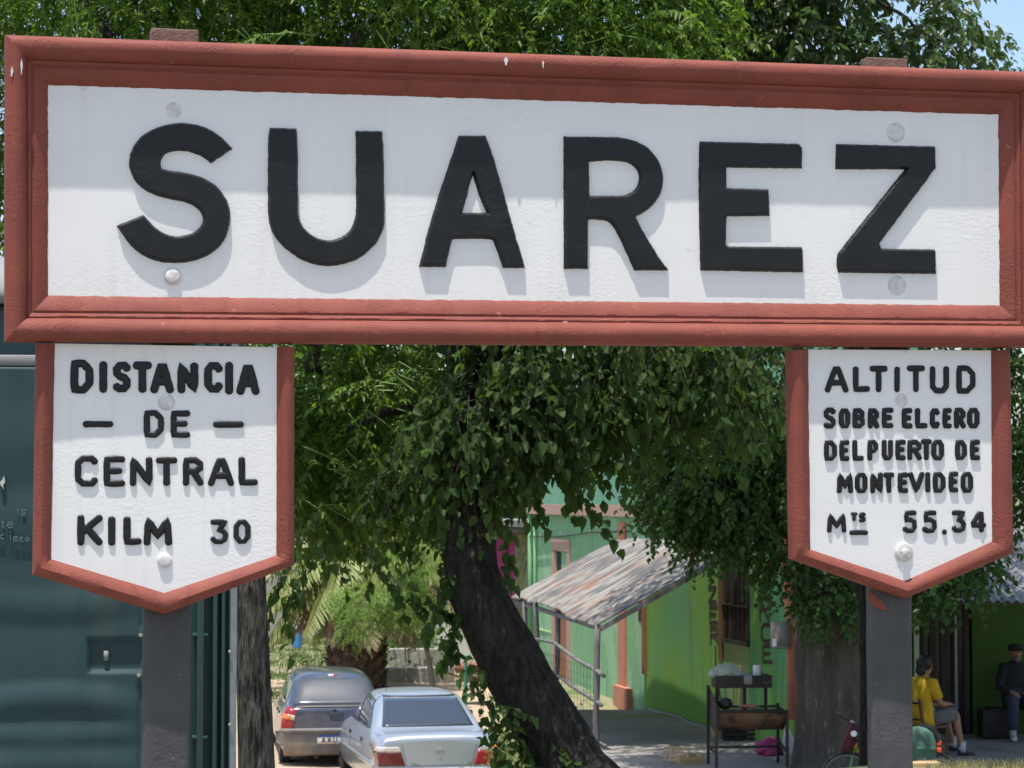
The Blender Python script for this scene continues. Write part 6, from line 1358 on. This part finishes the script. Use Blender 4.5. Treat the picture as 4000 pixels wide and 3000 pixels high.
mb = MB(bk); mb.tube([W(*hd0), W(hd0[0] - .03, 1.0), W(hd0[0] - .06, 1.03)], .013, 8); mb.tube([W(hd0[0] - .14, 1.07, -.30), W(hd0[0] - .07, 1.03, -.16), W(hd0[0] - .06, 1.03, 0), W(hd0[0] - .07, 1.03, .16), W(hd0[0] - .14, 1.07, .30)], .012, 8)
hb_ = mb.build('handlebar', M['chrome'], bike, smooth=True)
for s in (-1, 1):
    mb = MB(bk); mb.tube([W(hd0[0] - .13, 1.065, s * .28), W(hd0[0] - .22, 1.11, s * .33)], .018, 10); mb.build('grip', M['rubber'], hb_, smooth=True)
mb = MB(bk); ring_loft(mb, [(W(st_[0] + .13, .87), Vector((0, 1, 0)), .075, Vector((0, 0, 1)), .025), (W(st_[0] + .04, .885), Vector((0, 1, 0)), .08, Vector((0, 0, 1)), .035), (W(st_[0] - .06, .88), Vector((0, 1, 0)), .035, Vector((0, 0, 1)), .025), (W(st_[0] - .13, .865), Vector((0, 1, 0)), .018, Vector((0, 0, 1)), .016)], 14); mb.tube([W(*st_), W(st_[0] + .01, .86)], .013, 8); mb.build('saddle', M['rubber'], bike, smooth=True)
mb = MB(bk); mb.tube([W(xr - .3, .70), W(xr + .12, .70)], .008, 6); mb.tube([W(xr, .35, .06), W(xr - .02, .70, .06)], .007, 6); mb.tube([W(xr, .35, -.06), W(xr - .02, .70, -.06)], .007, 6); mb.build('rack', M['iron'], bike)
mb = MB(bk); mb.tube([W(bbk[0], .29, -.06), W(bbk[0] + .10, .15, -.06)], .010, 6); mb.lathe(W(bbk[0], .29, -.03), [(.085, -.004), (.085, .004)], 20, axis='Y'); mb.box(W(bbk[0] + .11, .14, -.10), (.09, .08, .025)); mb.build('crank', M['tin'], bike)
mb = MB(bk); mb.box(W(xf + .17, .80, -.03), (.05, .05, .14), bev=.012); mb.box(W(xf + .23, .765, -.03), (.10, .03, .035), rz=0, bev=.01); mb.build('front_carrier', M['bikeyellow'], bike, smooth='auto')
# bags on the bicycle
c = W(xf + .06, .86, -.06); mb = MB(c); q = [W((px - 2000) / 9000 * YB, (4 - (py - 1950) / 9000 * YB) - zg, 0) for px, py in ((3318, 2806), (3332, 2820), (3372, 2833), (3372, 2850), (3352, 2872), (3340, 2885), (3320, 2905), (3310, 2930), (3275, 2930), (3276, 2915), (3290, 2870))]
n = len(q); mb.add([p + Vector((0, -.13, 0)) for p in q] + [p + Vector((0, .10, 0)) for p in q], [tuple(reversed(range(n))), tuple(range(n, 2 * n))] + [(i, (i + 1) % n, n + (i + 1) % n, n + i) for i in range(n)])
o = mb.build('handlebar_bag', M['maroon']); bm = bmesh.new(); bm.from_mesh(o.data); bmesh.ops.recalc_face_normals(bm, faces=bm.faces[:]); bmesh.ops.bevel(bm, geom=bm.edges[:], offset=.018, segments=3, affect='EDGES'); bm.to_mesh(o.data); bm.free(); o.data.polygons.foreach_set('use_smooth', [True] * len(o.data.polygons)); o.location = c; tag(o, 'maroon cloth bag hanging from the bicycle handlebar', 'bag')
mb = MB(c); mb.lathe(at(3335, 2866, YB - .16), [(.036, 0), (.036, .012), (.03, .016)], 18, rot=Matrix.Rotation(R(90), 3, 'X')); mb.build('round_badge', M['paper'], o); 
mb = MB(c); mb.box(at(3358, 2875, YB - .15), (.10, .05, .10), bev=.03); mb.build('black_pocket', M['rubber'], o, smooth='auto')
c = W(xr - .08, .72, -.08); o = empty('pannier_bag', c, 'faded green canvas pannier over the rear wheel of the bicycle', 'bag')
W0 = W
W = lambda x, z, y=0: W0(x, z + .17, y)
mb = MB(c); cx = at(3606, 2870, YB).x
ring_loft(mb, [(W(cx - .01, .39, -.07), Vector((1, 0, 0)), .13, Vector((0, 1, 0)), .09), (W(cx - .01, .42, -.07), Vector((1, 0, 0)), .155, Vector((0, 1, 0)), .11), (W(cx, .60, -.07), Vector((1, 0, 0)), .16, Vector((0, 1, 0)), .13), (W(cx - .02, .73, -.06), Vector((1, 0, 0)), .15, Vector((0, 1, 0)), .12), (W(cx - .05, .79, -.05), Vector((1, 0, 0)), .10, Vector((0, 1, 0)), .10), (W(cx - .06, .805, -.04), Vector((1, 0, 0)), .05, Vector((0, 1, 0)), .06)], 22); mb.build('main_pouch', M['bagreen'], o, smooth=True)
mb = MB(c); mb.tube([W(cx - .04, .82, -.05), W(cx + .08, .80, -.10), W(cx + .15, .70, -.12), W(cx + .17, .56, -.10), W(cx + .15, .44, -.08)], [.02, .035, .04, .035, .02], 10); mb.build('black_flap', M['rubber'], o, smooth=True)
mb = MB(c); mb.tube([W(cx - .12, .78, -.18), W(cx - .03, .72, -.205), W(cx + .02, .62, -.205), W(cx - .02, .50, -.20)], .010, 6); mb.box(W(cx, .56, -.20), (.22, .02, .04), bev=.008); mb.build('strap', M['bagreen'], o, smooth=True)
for z in (.62, .54): mb = MB(c); mb.box(W(cx + .165, z, -.13), (.055, .03, .065), bev=.014); mb.build('orange_reflector', M['orange'], o, smooth='auto')
# loose grass blades near the bicycle's front wheel
